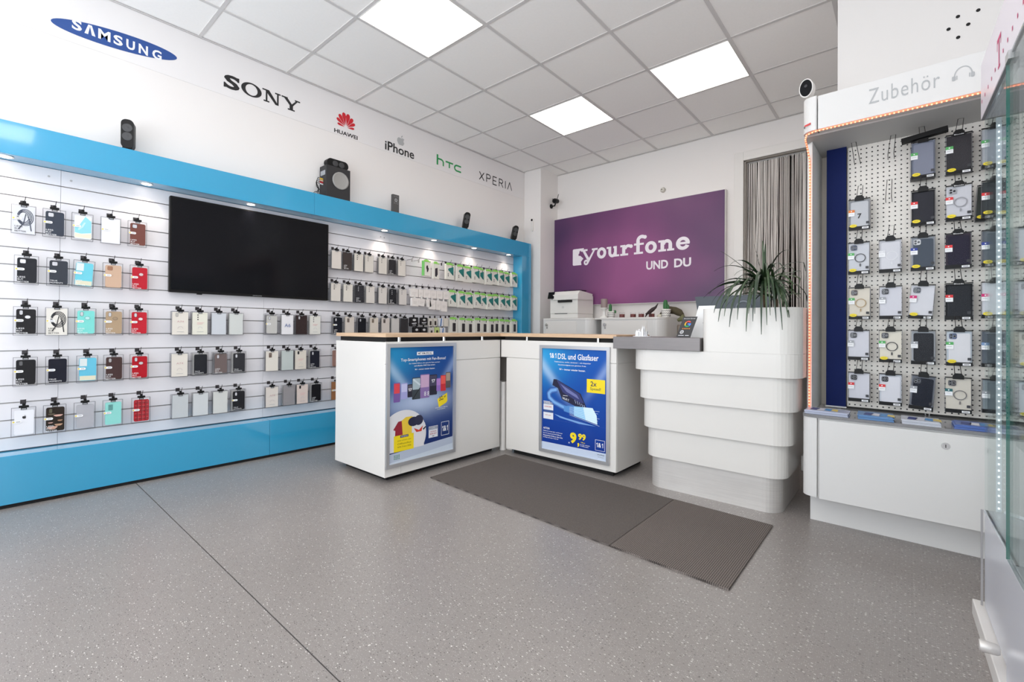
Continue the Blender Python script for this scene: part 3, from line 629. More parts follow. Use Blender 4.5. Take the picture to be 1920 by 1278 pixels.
Cc = [[('clear case with dark rim', (196, 194, 190), 'oval', dict(txt=None, rim=PRK)), ('white card with blue lettering', (232, 230, 232), None, dict(N_, txt='a6')), ('dark brown black case', (54, 42, 42), 'oval', dict(N_)), ('white card with black camera', (222, 220, 212), 'dots', dict(N_, hole=PRK, txt='pink'))],
      [('cream card with brown camera', CR, 'block', dict(N_, hole=M(110, 90, 80))), ('frosted grey green pack', (192, 200, 197), None, N_), ('cream card with dark oval camera', (222, 214, 202), 'oval', dict(N_, hole=PRK, txt='pink')), ('navy black case', (30, 31, 42), 'oval', dict(txt='less', sticker=False))],
      [('white card in dark frame', (224, 216, 208), None, dict(N_, txt='a74')), ('grey clear pack with green sticker', (150, 146, 148), None, dict(N_)), ('pinkish card with oval camera', (222, 206, 198), 'oval', dict(N_, hole=PRK, txt='pink')), ('black case with white letters', (24, 22, 26), None, dict(txt='less', sticker=False))]]
grp([[1.734, 1.856, 1.971, 2.087], [1.739, 1.859, 1.967, 2.087], [1.742, 1.875, 1.984, 2.102]], (2, 3, 4), 'below television right half', Cc)
D = [[('plain cream card', (216, 208, 200), None, N_), ('dark brown grey case', (66, 58, 56), None, dict(N_, txt='less')), ('cream card with five lens dots', (220, 214, 204), 'dots5', dict(N_, hole=PRK)), ('cream card with three lens dots', (218, 212, 203), 'dots', dict(N_, hole=PRK)), ('cream card with three small dots', (218, 212, 203), 'dots', dict(N_, hole=PRK)), ('charcoal case with white letters', (50, 48, 50), None, dict(txt='less', sticker=False)), ('slim cream card with lens dots', (220, 214, 206), 'dots', dict(N_, hole=PRK))],
     [('cream card with five black dots', (216, 210, 202), 'dots5', dict(N_, hole=PRK)), ('cream card with big lens dots', (220, 215, 206), 'dots5', dict(N_, hole=PRK)), ('charcoal case with lens holes', (52, 52, 56), 'dots', dict(N_, txt='less')), ('cream card with grey lens dots', (218, 212, 205), 'dots', dict(N_, hole=M(80, 80, 80))), ('cream card with small grey lens dots', (216, 210, 204), 'dots', dict(N_, hole=M(80, 80, 80))), ('black case with lens holes', (40, 40, 44), 'dots', dict(txt='less', sticker=False)), ('cream card with faint lens dots', (216, 210, 205), 'dots', dict(N_, hole=M(90, 90, 90)))],
     [('black case with clear camera oval', (28, 30, 38), 'oval', dict()), ('cream card with brown camera block', (216, 206, 196), 'block', dict(N_, hole=M(110, 96, 86))), ('black case with white camera slot', (26, 27, 34), 'oval', dict(txt=None, sticker=False)), ('beige card with camera slot', (218, 208, 196), 'block', dict(N_, hole=M(120, 106, 92))), ('beige card with dark camera', (216, 206, 198), 'block', dict(N_, hole=M(84, 74, 68))), ('light grey card', (206, 202, 198), None, N_), ('charcoal boxed case', (56, 54, 56), None, dict(N_))]]
grp([[2.276, 2.38, 2.493, 2.602, 2.75, 2.859, 2.97], [2.272, 2.389, 2.505, 2.617, 2.752, 2.867, 2.985], [2.293, 2.407, 2.533, 2.660, 2.786, 2.898, 3.008]], (0, 1, 2), 'right of television', D, w=.096)
pack(2.285, ZR[3], 'fourth row just left of the counter end', 'brown patterned case', (150, 116, 106), txt=None, sticker=False); pack(2.285, ZR[4], 'bottom row just left of the counter end', 'tan wood-look case', (156, 108, 72), txt=None, full=True)

# --- middle block: empty hooks, green packs, small white packs, black chargers
pp = 'in the gap right of the seventh pack column'
for k, (y, nm) in enumerate(((3.08, 'empty grey hook with tag, left one'), (3.165, 'empty grey hook with tag, right one'))):
    t = thing('display_hook', f'{nm}, top row before the green pack', 'hook', (.29, y, 1.715), PI/2, 'empty hooks')
    put('wire', hook_mesh(.078), t); MB().prism(rrect(-.009, .009, -.025, .008, .004, 3), 'y', -.006, -.003, M(176, 172, 170)).build('price_tag', t)
t = thing('display_hook', 'empty dark hook right of the two green packs, top row', 'hook', (.29, 3.47, 1.715), PI/2, 'empty hooks')
put('wire', hook_mesh(.078), t); MB().prism(rrect(-.008, .008, -.022, .008, .004, 3), 'y', -.006, -.003, M(70, 70, 72)).build('price_tag', t)
def greenpack(y, z, h, label, kind, front=.285, w=.098, d=.03):
    t = thing('charger_box', label, 'charger box', (front, y, z), PI/2, 'white green-edged boxes on the slat wall')
    wh = M(226, 224, 216); gr = M(120, 205, 105)
    def f():
        mb = MB().box(-w/2, w/2, 0, d, -h, 0, wh)
        if kind == 'side': mb.box(-w/2-.0005, -w/2+.0002, .001, d, -h, 0, gr).rect(-w/2, -w/2+.012, -h+.001, -.001, -.0004, gr)
        mb.box(-.017, .017, d*.4, d*.4+.002, 0, .018, M(150, 205, 130)); return mb.mesh('carton')
    put('carton', cached(('gp', kind, w, h, d), f), t)
    def g():
        mb = MB()
        if kind == 'tri':
            tl = M(28, 118, 112); mb.flat([(-.034, -.065), (-.024, -.048), (.047, -.028), (.047, -.125), (.030, -.118), (.0, -.092)], -.0006, tl); mb.flat([(-.034, -.065), (.01, -.085), (.04, -.12), (.047, -.125), (.047, -.10)], -.0009, M(20, 88, 88))
            mb.rect(-.036, -.026, -.118, -.104, -.0006, PRK); mb.rect(-.036, -.026, -.137, -.123, -.0006, PRK); mb.flat(ell(-.033, -.022, .0045, .0045, 10), -.0006, M(220, 110, 100)); mb.rect(.022, .032, -.035, -.012, -.0006, M(50, 70, 72)); mb.rect(-.026, .01, -.024, -.020, -.0006, M(225, 170, 160))
        elif kind == 'bar':
            mb.flat(rrect(-.016, .030, -.145, -.05, .006, 3), -.0006, M(42, 38, 42)); mb.rect(.02, .032, -.033, -.012, -.0006, M(60, 60, 64)); mb.rect(-.03, .005, -.02, -.016, -.0006, PRG); mb.stroke([(-.020, -.15), (-.022, -.05), (-.012, -.04), (.034, -.04)], .0015, -.0006, PRG)
        elif kind == 'side': mb.flat([(-.01, -.05), (.008, -.045), (.012, -.065), (.022, -.08), (.012, -.11), (-.002, -.12), (-.006, -.09), (-.014, -.075)], -.0006, M(40, 34, 42))
        elif kind == 'thin': mb.flat([(-.018, -.06), (.016, -.05), (.018, -.12), (.0, -.15), (-.018, -.14)], -.0006, M(46, 40, 48))
        return mb.mesh('product_picture')
    put('product_picture', cached(('gpp', kind), g), t)
    put('green_header', cached(('gph', w), lambda: MB().box(-w/2, w/2, -.0008, .0, -.012, 0, M(150, 212, 105)).box(-w/2+.01, w/2-.02, .006, .008, 0, .012, M(140, 212, 90)).mesh('green_header')), t)
greenpack(3.283, 1.722, .155, 'green-sided box with dark picture, left of two near the empty hooks', 'side', w=.094)
greenpack(3.395, 1.712, .168, 'slim green-edged box with dark picture, right of the green-sided box', 'thin', .30, w=.078)
ord10 = ['first', 'second', 'third', 'fourth', 'fifth', 'sixth', 'seventh', 'eighth', 'ninth', 'last']
for r, (ys, zt, hh, kd, nm) in enumerate((([3.605, 3.752, 3.880, 4.003, 4.085, 4.215, 4.345, 4.440, 4.555, 4.685], 1.725, .17, 'tri', 'white box with teal cable picture'), ([3.645, 3.775, 3.902, 4.030, 4.140, 4.243, 4.350, 4.462, 4.572, 4.684], 1.428, .17, 'tri', 'white box with dark teal cable picture'), ([3.662, 3.792, 3.914, 4.034, 4.155, 4.268, 4.365, 4.462, 4.572, 4.688], 1.128, .17, 'bar', 'white box with black power bank picture'))):
    for c, y in enumerate(ys):
        pos = f'{["top", "second", "third"][r]} row, {ord10[c]} of ten beside the blue post'
        greenpack(y, zt-.004*(c % 3), hh, f'{nm}, {pos}', kd, .285+.012*(c % 2), w=.108 if c in (4, 7) else .118 if c < 9 else .112)
        hook(.281, y, zt+.016, .072, 'holding the white box, '+pos)
# rows of small white bags
wb_ = M(232, 226, 222, .35)
def bag(y, z, w, h, label, tilt=0, front=.285, m=wb_, d=.028):
    t = thing('accessory_bag', label, 'accessory bag', (front, y, z), PI/2, 'small packs in the middle of the slat wall'); t.rotation_euler = (0, tilt, PI/2)
    MB().prism(rrect(-w/2, w/2, -h, 0, .008, 3), 'y', 0, d, m).build('bag', t, .003)
    MB().box(-.010, .010, d*.4, d*.4+.002, -.001, .028, M(222, 220, 218, .3)).build('hang_tab', t); q = MB()
    for k in range(3): q.rect(-w*.3, w*.3-.008*k, -h*.45-.010*k, -h*.45+.003-.010*k, -.0008, M(206, 200, 196))
    q.build('printed_text', t); return t
un = ['first', 'second', 'third', 'fourth', 'fifth', 'sixth', 'seventh', 'eighth']
for k, (y, w) in enumerate(((3.120, .095), (3.205, .055), (3.285, .095), (3.372, .075), (3.455, .085), (3.548, .082))): bag(y, 1.418, w, .084, f'small white pack, {un[k]} of six, upper tier of second row'); hook(.281, y, 1.445, .072, f'over the {un[k]} small white pack')
for k, (y, w, h, tl) in enumerate(((3.118, .082, .086, 0), (3.205, .078, .078, .12), (3.285, .05, .082, -.25), (3.345, .078, .10, 0), (3.425, .066, .10, .03), (3.505, .085, .112, .02))): bag(y, 1.325-.003*k, w, h, f'small white pack, {un[k]} of six, lower tier of second row', tl, .305)
def clutter(y, z, w, h, label, kind):
    t = thing('car_accessory_pack', label, 'accessory pack', (.29, y, z), PI/2, 'small packs in the middle of the slat wall')
    bk_ = M(24, 23, 26, .25); MB().prism(rrect(-w/2, w/2, -h, 0, .01, 3), 'y', 0, .022, {'black': bk_, 'blue': M(222, 222, 226), 'green': M(190, 206, 130), 'brown': M(206, 200, 192), 'pale': M(216, 208, 196)}[kind]).build('card', t, .003)
    q = MB(); sv = M(200, 200, 200)
    if kind == 'black':
        q.flat(ell(.0, -h*.3, w*.22, h*.12, 10), -.001, sv); q.flat([(-.03, -h*.65), (.025, -h*.6), (.03, -h*.66), (-.03, -h*.72)], -.001, PRW); q.flat([(-.02, -h*.82), (.02, -h*.8), (.02, -h*.85), (-.02, -h*.87)], -.001, sv)
    elif kind == 'blue': q.flat([(-.015, -h), (0, -h), (.012, -.004), (-.002, -.004)], -.001, M(60, 110, 170))
    elif kind in ('green', 'brown'): q.rect(-.012, .012, -h*.85, -h*.35, -.001, M(44, 36, 34))
    q.build('product', t); MB().box(-.010, .010, .01, .012, -.001, .024, bk_).build('hang_tab', t)
for a in ((3.118, 1.128, .10, .095, 'black bubble pack with silver charger, left of the clutter', 'black'), (3.245, 1.128, .088, .08, 'black bubble pack hanging right of the silver charger', 'black'), (3.330, 1.122, .055, .085, 'small pale card with brown gadget, third row', 'brown'), (3.395, 1.125, .052, .088, 'small pale card with black clip, third row', 'brown'), (3.475, 1.128, .06, .09, 'pale card with slanting blue stripe', 'blue'), (3.545, 1.128, .06, .09, 'cream card hanging right of the blue stripe', 'pale'),
          (3.150, 1.03, .085, .10, 'lower black bubble pack just above the counter, left', 'black'), (3.245, 1.03, .085, .10, 'lower black bubble pack just above the counter, right', 'black'), (3.345, 1.025, .07, .09, 'small white and black pack above the worktop', 'brown'), (3.42, 1.028, .06, .09, 'lime green and black pack above the worktop', 'green'), (3.50, 1.025, .075, .10, 'white pack with lock picture above the worktop', 'blue')): clutter(*a)

# ------------------------------------------------------------------ purple shop sign on the back wall (local x = world x)
sg = thing('shop_sign', 'large purple light-box sign with white lettering on back wall', 'sign', (.41, 5.35, 1.338))
MB().box(-.006, 2.238, .004, .065, -.008, 1.178, WHITE_TRIM).build('frame', sg, .002)
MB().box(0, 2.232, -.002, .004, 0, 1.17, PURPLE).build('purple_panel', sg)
q = MB(); yy = -.004; w_ = mat('sign_white', srgb(240, 232, 238), .4)
zx = .543; XH = zx+.128
# phone outline left of the y
q.flat(rrect(.335, .425, zx-.022, XH+.066, .016), yy, w_); q.flat([(.40, XH+.066), (.505, XH+.066), (.505, XH+.052), (.475, XH+.046), (.44, XH+.03), (.435, XH), (.40, XH)], yy, w_); q.flat([(.41, zx-.022), (.47, zx-.022), (.462, zx+.02), (.50, zx+.06), (.45, zx+.10), (.41, zx+.10)], yy, w_)
def gl(c, x0, x1, z0, z1, off=.05): q.text(c, x0, x1, z0, z1, yy, w_, off)
def bar(x0, x1, z0, h=.024): q.rect(x0, x1, z0, z0+h, yy, w_)
base = zx+.04
q.flat([(.475, base+.13), (.515, base+.13), (.595, base+.0), (.555, base-.005)], yy, w_); q.flat([(.655, base+.13), (.682, base+.13), (.570, base-.055), (.545, base-.04)], yy, w_)
bar(.46, .56, base+.112); bar(.625, .71, base+.112); q.ring(.540, base-.035, .036, .012, yy, w_, 18)
q.ring(.766, base+.065, .071, .034, yy, w_, 30, rox=.066, rix=.026)
q.ring(.917, base+.055, .060, .024, yy, w_, 16, PI, 2*PI, rox=.055, rix=.016); q.rect(.862, .901, base+.054, base+.13, yy, w_); q.rect(.940, .978, base, base+.13, yy, w_); bar(.838, .89, base+.106); bar(.93, .975, base+.106); bar(.96, 1.01, base)
q.rect(1.05, 1.092, base, base+.13, yy, w_); bar(1.025, 1.13, base); bar(1.025, 1.08, base+.106); q.ring(1.13, base+.075, .058, .022, yy, w_, 14, .25*PI, PI); q.flat(ell(1.168, base+.105, .022, .022), yy, w_)
q.rect(1.235, 1.279, base, base+.16, yy, w_); bar(1.205, 1.32, base); bar(1.205, 1.33, base+.106); q.ring(1.305, base+.155, .07, .03, yy, w_, 14, .28*PI, PI); q.flat(ell(1.345, base+.195, .022, .022), yy, w_)
q.ring(1.418, base+.065, .071, .034, yy, w_, 30, rox=.072, rix=.029)
q.rect(1.535, 1.578, base, base+.13, yy, w_); bar(1.508, 1.60, base); bar(1.508, 1.56, base+.106); q.ring(1.61, base+.075, .06, .022, yy, w_, 14, 0, PI); q.rect(1.628, 1.671, base, base+.08, yy, w_); bar(1.612, 1.695, base)
q.ring(1.793, base+.067, .074, .036, yy, w_, 30, .0, 1.86*PI, rox=.078, rix=.034); q.rect(1.75, 1.868, base+.056, base+.082, yy, w_)
q.build('lettering', sg); q = MB(); q.text('UND', 1.362, 1.625, .385, .485, yy, w_, .032); q.build('lettering', sg); q = MB(); q.text('DU', 1.695, 1.885, .385, .485, yy, w_, .032)
q.build('lettering', sg)

# corner and wall devices
cmw = thing('door_camera', 'slim white wall sensor with black eye on corner pillar', 'camera', (.318, 5.028, 2.38))
MB().prism(rrect(-.016, .016, -.06, .105, .016, 6), 'y', -.02, 0, WHITE_TRIM).build('housing', cmw, .003); MB().lathe([(.0145, -.024), (.0145, -.018)], 0, .088, BLACKG, 20, 'y').build('lens', cmw)
cmb = thing('security_camera', 'black security camera on arm at side of corner pillar', 'camera', (.446, 5.262, 2.68))
MB().lathe([(.03, 0), (.03, .012), (.012, .02)], 0, 0, BLACK, 20, 'x').build('base', cmb)
MB().tube([(.015, 0, 0), (.06, 0, -.002), (.075, 0, .03)], .009, BLACK, 8).build('arm', cmb)
MB().tube([(.072, .045, .067), (.076, -.02, .057), (.078, -.038, .054)], [.03, .034, .03], BLACK, 16).build('body', cmb); MB().lathe([(.014, -.043), (.014, -.036)], .078, .055, BLACKG, 16, 'y').build('lens', cmb)
MB().tube([(.085, .02, .085), (.11, .02, .15)], .004, BLACK, 6).build('antenna', cmb); MB().tube([(.05, .03, .08), (.0, .03, .11)], .004, BLACK, 6).build('antenna', cmb)
ws = thing('wall_sensor', 'small white motion sensor above the purple sign', 'sensor', (1.945, 5.42, 2.65))
MB().lathe([(.022, -.035), (.03, -.02), (.03, 0)], 0, 0, M(205, 200, 190), 16, 'y').build('housing', ws); MB().lathe([(.008, -.037), (.008, -.035)], -.006, 0, M(110, 105, 100), 12, 'y').build('lens', ws)

# ------------------------------------------------------------------ back sideboards
def sideboard(x0, x1, dx, label, knobx):
    t = thing('sideboard', label, 'sideboard', (x0, 4.95, 0), group='white sideboards against back wall'); w = x1-x0
    P = [(0, 0), (w-.12, 0)]+[(w-.12+.12*math.sin(a), .12-.12*math.cos(a)) for a in [PI/2*i/8 for i in range(1, 9)]]+[(w, .44), (0, .44)]
    MB().prism(P, 'z', .05, 1.135, MW, False).build('body', t); MB().prism([(a*1.0, c-.006 if c < .1 else c) for a, c in P], 'z', 1.1355, 1.155, WHITE_TRIM).build('top', t, .002)
    d = MB().box(.035, dx-x0, -.004, -.0005, .09, 1.118, WHITE_TRIM).build('door', t, .001)
    MB().lathe([(.018, -.022), (.02, -.02), (.012, -.004)], knobx-x0, 1.075, CHROME, 20, 'y').build('knob', d); MB().lathe([(.010, -.008), (.010, -.004)], knobx-x0, 1.035, ALU, 14, 'y').build('lock', d)
    MB().box(.02, w-.05, .03, .4, 0, .05, DARK).build('plinth', t)
sideboard(.564, 1.28, 1.065, 'white sideboard with round corner under the printer', .625)
sideboard(1.405, 2.15, 1.965, 'white sideboard with round corner under candles and cacti', 1.455)
pr = thing('printer', 'white multifunction laser printer on the left sideboard', 'printer', (.66, 4.965, 1.157))
PW = M(232, 229, 224, .35)
MB().box(0, .41, 0, .36, 0, .055, PW).build('paper_tray', pr, .004); MB().prism([(0, .057), (.36, .057), (.36, .285), (.03, .285), (0, .23)], 'x', 0, .41, PW).build('body', pr, .004)
MB().prism([(-.02, .2255), (.32, .2255+.01), (.32, .31), (.03, .335), (-.02, .29)], 'x', .055, .425, PW).build('scanner_unit', pr, .005)
MB().box(.13, .33, -.024, .05, .195, .222, DARK).build('output_slot', pr); MB().prism([(-.03, .245), (-.024, .245), (.0, .33), (-.006, .33)], 'x', -.022, .07, BLACKG).build('touch_panel', pr)
MB().prism([(.05, .333), (.2, .338), (.22, .35), (.06, .345)], 'x', .17, .40, BLACK).build('document_tray', pr); q = MB(); q.ring(.195, .135, .014, .011, -.0008, PRG, 20); q.text('hp', .187, .203, .127, .143, -.0008, PRG); q.build('maker_badge', pr)
MB().box(.07, .26, -.002, .0, .052, .060, DARK).build('tray_handle', pr)
# candle holder, candle
t = thing('candle_holder', 'white turned candle holder between printer and cacti', 'candle holder', (1.345, 5.12, 1.157))
MB().lathe([(.055, 0), (.055, .012), (.022, .03), (.018, .08), (.028, .1), (.05, .112), (.05, .122)], 0, 0, PW, 28).build('stand', t)
t = thing('pillar_candle', 'mauve pillar candle standing on the white holder', 'candle', (1.345, 5.12, 1.28))
MB().lathe([(.040, 0), (.040, .1), (.036, .105)], 0, 0, M(150, 132, 130, .6), 28).build('wax', t); MB().tube([(0, 0, .104), (0, 0, .115)], .0015, BLACK, 6).build('wick', t)
MB().box(1.405-.12, 1.40, 5.0, 5.3, 1.137, 1.1545, WHITE_TRIM).build('shelf_board', None, label='narrow white shelf board bridging the two sideboards', cat='shelf')
def zig(mb, r, z0, h, m):
    n = 28
    for k in range(3):
        z = z0+h*(k+.5)/3
        for i in range(n):
            a0, a1 = 2*PI*i/n, 2*PI*(i+1)/n; s0, s1 = (.006 if i % 2 else -.006), (-.006 if i % 2 else .006); R_ = r+.001
            mb.add([(R_*math.cos(a0), R_*math.sin(a0), z+s0-.0025), (R_*math.cos(a1), R_*math.sin(a1), z+s1-.0025), (R_*math.cos(a1), R_*math.sin(a1), z+s1+.0025), (R_*math.cos(a0), R_*math.sin(a0), z+s0+.0025)], [(0, 1, 2, 3)], m)
def cactus(x, y, label, s, arms):
    t = thing('potted_cactus', label, 'cactus', (x, y, 1.157)); 
    mb = MB().lathe([(.036*s, 0), (.044*s, .075*s), (.040*s, .075*s), (.038*s, .065*s)], 0, 0, PW, 28); zig(mb, .042*s, .004, .066*s, PRK); mb.build('pot', t)
    g = M(58, 112, 66, .6); n = 10; cv = []
    mb = MB()
    def body(px, py, z0, hh, r):
        prof = [(r*.8, z0), (r, z0+hh*.3), (r*.98, z0+hh*.7), (r*.7, z0+hh*.92), (r*.15, z0+hh)]
        vs = [(px+rr*(1+.12*math.cos(8*2*PI*k/32))*math.cos(2*PI*k/32), py+rr*(1+.12*math.cos(8*2*PI*k/32))*math.sin(2*PI*k/32), z) for rr, z in prof for k in range(32)]
        mb.add(vs, [(i*32+k, i*32+(k+1) % 32, (i+1)*32+(k+1) % 32, (i+1)*32+k) for i in range(4) for k in range(32)]+[tuple(range(128, 160))], g, True)
    for a in arms: body(*a)
    mb.build('stem', t)
cactus(1.535-.105+.02, 5.1, 'tall thin cactus in zigzag pot at left of the candles', 1.0, [(-.012, 0, .065, .10, .018), (.045, .01, .055, .035, .013)])
cactus(2.105-.0, 5.12, 'thick cactus in zigzag pot at right end of sideboard', 1.18, [(-.006, 0, .075, .115, .024), (.022, 0, .08, .06, .014)])
for k, (x, nm) in enumerate(((1.590, 'leftmost of the four'), (1.728, 'second from left of the four'), (1.828, 'third from left of the four'), (1.951, 'rightmost of the four, beside the bird'))):
    t = thing('candle_glass', f'brown wax candle in clear glass, {nm}', 'candle', (x, 5.10, 1.157), group='candle glasses on the sideboard')
    MB().lathe([(.031, .003), (.031, .040)], 0, 0, M(112, 52, 48, .5), 24).build('wax', t); MB().lathe([(.034, 0), (.035, .062), (.0335, .062), (.0325, .002)], 0, 0, FILM, 24).build('glass', t)
    MB().tube([(0, 0, .04), (0, 0, .05)], .0012, BLACK, 5).build('wick', t)
t = thing('bird_figurine', 'black bird figurine leaning beside the rightmost candle', 'figurine', (1.97, 5.06, 1.157))
MB().tube([(-.078, 0, 0), (-.055, 0, .04), (-.03, 0, .055), (.01, 0, .085), (.045, 0, .11), (.07, 0, .15)], [.004, .012, .02, .022, .012, .003], M(46, 30, 32, .4), 10).build('body', t)
MB().tube([(-.062, 0, .028), (-.07, 0, .045)], .007, M(46, 30, 32, .4), 8).build('head', t); MB().tube([(-.01, 0, .05), (-.008, 0, 0)], .0025, BLACK, 6).build('leg', t)
t = thing('driftwood', 'dark mossy root decoration behind the thick cactus', 'ornament', (2.13, 5.24, 1.157))
ms = mat('moss_root', srgb(84, 76, 56), .9, noise=.35, nscale=40)
MB().tube([(-.15, 0, .02), (-.1, 0, .06), (-.04, 0, .085), (.03, 0, .075), (.08, -.0, .05), (.118, 0, .02)], [.01, .03, .045, .042, .04, .018], ms, 10).build('root', t); MB().lathe([(.03, 0), (.035, .02), (.02, .035)], -.12, -.05, M(222, 218, 200, .8), 12).build('white_stone', t)
t = thing('dried_plant_vase', 'olive dried foliage over glass jars right of the sideboards', 'plant', (2.36, 5.16, 0))
ol = mat('olive_dry', srgb(112, 112, 78), .9, noise=.3, nscale=50)
MB().tube([(-.14, 0, 1.12), (-.09, 0, 1.15), (-.05, 0, 1.10), (.02, 0, 1.115), (.08, 0, 1.12), (.12, 0, 1.10)], [.015, .04, .035, .03, .035, .01], ol, 10).build('foliage', t)
for k in range(5): MB().lathe([(.024, .8), (.026, 1.06), (.02, 1.075)], -.12+.055*k, 0, M(*((120, 108, 96), (205, 195, 180), (96, 84, 74), (214, 206, 192), (150, 140, 128))[k], .3), 14).build('glass_jar', t)
MB().box(-.16, .2, -.12, .16, 0, .8, MW).build('stand', t)

# ------------------------------------------------------------------ long counter (right side faces +x), short counter (front faces -y)
ctA = thing('long_counter', 'long white gloss counter unit running towards the back wall', 'counter', (.95, 1.93, 0))
AX, AY = .58+.0, 1.105
MB().box(-.03, .59, 0, AY, .042, .92, GW).build('body', ctA, .002)
MB().box(.5905, .6, -.0, .125, .042, .775, GW).box(.5905, .6, .127, AY, .042, .775, GW).box(.5905, .6, 0, AY, .779, .922, GW).build('front_panel', ctA, .0012)
MB().box(.02, .53, .06, AY-.02, 0, .0415, DARK).build('recessed_plinth', ctA)
MB().box(.0, .575, .02, AY+.4, .9225, .9505, DARK).build('shadow_gap', ctA)
for y in (.11, .5, .9): MB().lathe([(.012, .9205), (.012, .9505)], .588, y, CHROME, 14).build('spacer', ctA)
ctB = thing('short_counter', 'short white gloss counter unit facing the entrance beside the reception', 'counter', (1.565, 3.035, 0))
MB().box(.06, 1.046, .01, .5, .042, .92, GW).build('body', ctB, .002)
MB().box(.055, 1.048, 0, .0095, .042, .779, GW).box(-.005, 1.048, 0, .0095, .783, .922, GW).build('front_panel', ctB, .0012)
MB().box(1.0465, 1.05, .01, .5, .042, .779, GW).box(1.0465, 1.05, .01, .5, .783, .92, GW).build('side_panel', ctB)
MB().box(.1, 1.0, .05, .48, 0, .0415, DARK).build('recessed_plinth', ctB); MB().box(.02, 1.03, .02, .48, .9225, .9505, DARK).build('shadow_gap', ctB)
for x in (.26, .9): MB().lathe([(.012, .9225), (.012, .9505)], x, .012, CHROME, 14).build('spacer', ctB)
cp = thing('corner_post', 'white round post in the gap between the two counters', 'post', (1.527, 3.10, 0))
MB().lathe([(.027, .0), (.027, .006), (.024, .008), (.024, .57)], 0, 0, WHITE_TRIM, 20).build('post', cp); MB().box(-.09, .075, .03, .036, .57, .92, M(120, 114, 108)).build('dark_filler', cp); MB().box(-.09, .075, .03, .036, .0, .5695, WHITE_TRIM).build('white_filler', cp)
wt = thing('worktop', 'light oak worktop lying in an L over both white counters', 'worktop', (0, 0, 0))
MB().box(.93, 1.555, 1.925, 3.03, .9515, .976, OAK).build('long_board', wt, .0015); MB().box(.93, 2.612, 3.031, 3.56, .9515, .976, OAK).build('short_board', wt, .0015)

# poster frames
def snap_frame(loc, rz, w, h, label, m):
    t = thing('poster_frame', label, 'poster frame', loc, rz, 'poster frames on the counters'); fw = .024
    P = m
    def bar4(o, i_, y0, y1):
        return MB().prism([(-o, -o), (w+o, -o), (w+i_, -i_), (-i_, -i_)], 'y', y0, y1, ALUF).prism([(-o, h+o), (-i_, h+i_), (w+i_, h+i_), (w+o, h+o)], 'y', y0, y1, ALUF).prism([(-o, -o), (-i_, -i_), (-i_, h+i_), (-o, h+o)], 'y', y0, y1, ALUF).prism([(w+o, -o), (w+o, h+o), (w+i_, h+i_), (w+i_, -i_)], 'y', y0, y1, ALUF)
    bar4(fw, 0, -.014, -.001).build('aluminium_frame', t, .003)
    MB().box(0, w, -.004, -.001, 0, h, P).build('poster', t); return t
ALUF = mat('silver_frame', srgb(196, 196, 198), .28, metal=.55)
pw, ph = .552, .762
PA = poster_mat('poster_phones_print', pw, ph, srgb(28, 42, 98), srgb(26, 78, 150), srgb(40, 150, 200), ph*.50, .09)
PB = poster_mat('poster_router_print', pw, ph, srgb(12, 50, 140), srgb(20, 86, 175), srgb(50, 165, 220), ph*.30, .0001)
pa = snap_frame((1.5515, 1.955, .122), PI/2, pw, ph, 'silver framed blue poster of phones and shirts on the long counter', PA)
y0 = -.0045
def frac(mb): return mb
X = lambda u: u*pw
Z = lambda v: (1-v)*ph
def T(mb, t, u0, u1, v0, v1, m=PRW, off=.012, y=y0-.0004, sh=0): mb.text(t, X(u0), X(u1), Z(v1), Z(v0), y, m, off, 1, sh)
def Rc(mb, u0, u1, v0, v1, m, y=y0): mb.rect(X(u0), X(u1), Z(v1), Z(v0), y, m)
YEL = M(246, 218, 20)
q = MB(); Rc(q, .40, .66, .045, .075, PRW); T(q, 'MIT WM-SPECIAL', .42, .64, .051, .069, M(50, 60, 90)); T(q, 'Top-Smartphones mit Fan-Bonus!', .16, .87, .098, .132, off=.008); T(q, 'Zur Fußball-WM ein oder gutes für Netz wechseln', .28, .77, .142, .154); T(q, 'und offizielles WM-Trikot sichern', .36, .69, .163, .175); T(q, '1&1 – immer wieder besser.', .37, .69, .196, .208, off=.012)
T(q, 'auf den Wünschen der Menschen', .70, .91, .572, .581); T(q, 'monatlich gültig für', .73, .87, .588, .597)
q.build('headline_print', pa)
q = MB(); ph_ = [(.06, .155, .305, .475, (120, 90, 160), (225, 70, 80)), (.165, .26, .315, .455, (165, 165, 215), (200, 200, 235)), (.262, .335, .33, .445, (40, 36, 52), (90, 84, 96)), (.33, .46, .275, .47, (60, 68, 74), (176, 192, 198)), (.455, .60, .252, .468, (140, 112, 168), (205, 170, 200)), (.60, .725, .262, .45, (32, 30, 48), (70, 66, 92)), (.715, .79, .30, .42, (150, 110, 190), (180, 130, 200)), (.785, .875, .275, .425, (205, 40, 50), (235, 90, 80)), (.87, .955, .25, .40, (90, 80, 78), (170, 150, 132))]
for k, (u0, u1, v0, v1, c1, c2) in enumerate(ph_):
    yk = y0-.0002*k; q.flat(rrect(X(u0), X(u1), Z(v1), Z(v0), .006, 3), yk, M(*c1)); q.flat(rrect(X(u0)+.004, X(u1)-.004, Z(v0)-.55*(Z(v0)-Z(v1)), Z(v0)-.006, .004, 3), yk-.0001, M(*c2))
q.text('17', X(.27), X(.325), Z(.39), Z(.365), -.0068, PRW, .02); q.text('17', X(.63), X(.69), Z(.335), Z(.305), -.0068, PRW, .02)
for u in (.515, .565): q.text('8', X(u), X(u+.03), Z(.45), Z(.41), -.0068, PRW)
q.stroke([(X(.345), Z(.46)), (X(.40), Z(.41)), (X(.45), Z(.37))], .006, -.0068, PRK); q.stroke([(X(.345), Z(.29)), (X(.45), Z(.345))], .012, -.0068, M(210, 220, 225))
q.build('phone_pictures', pa)
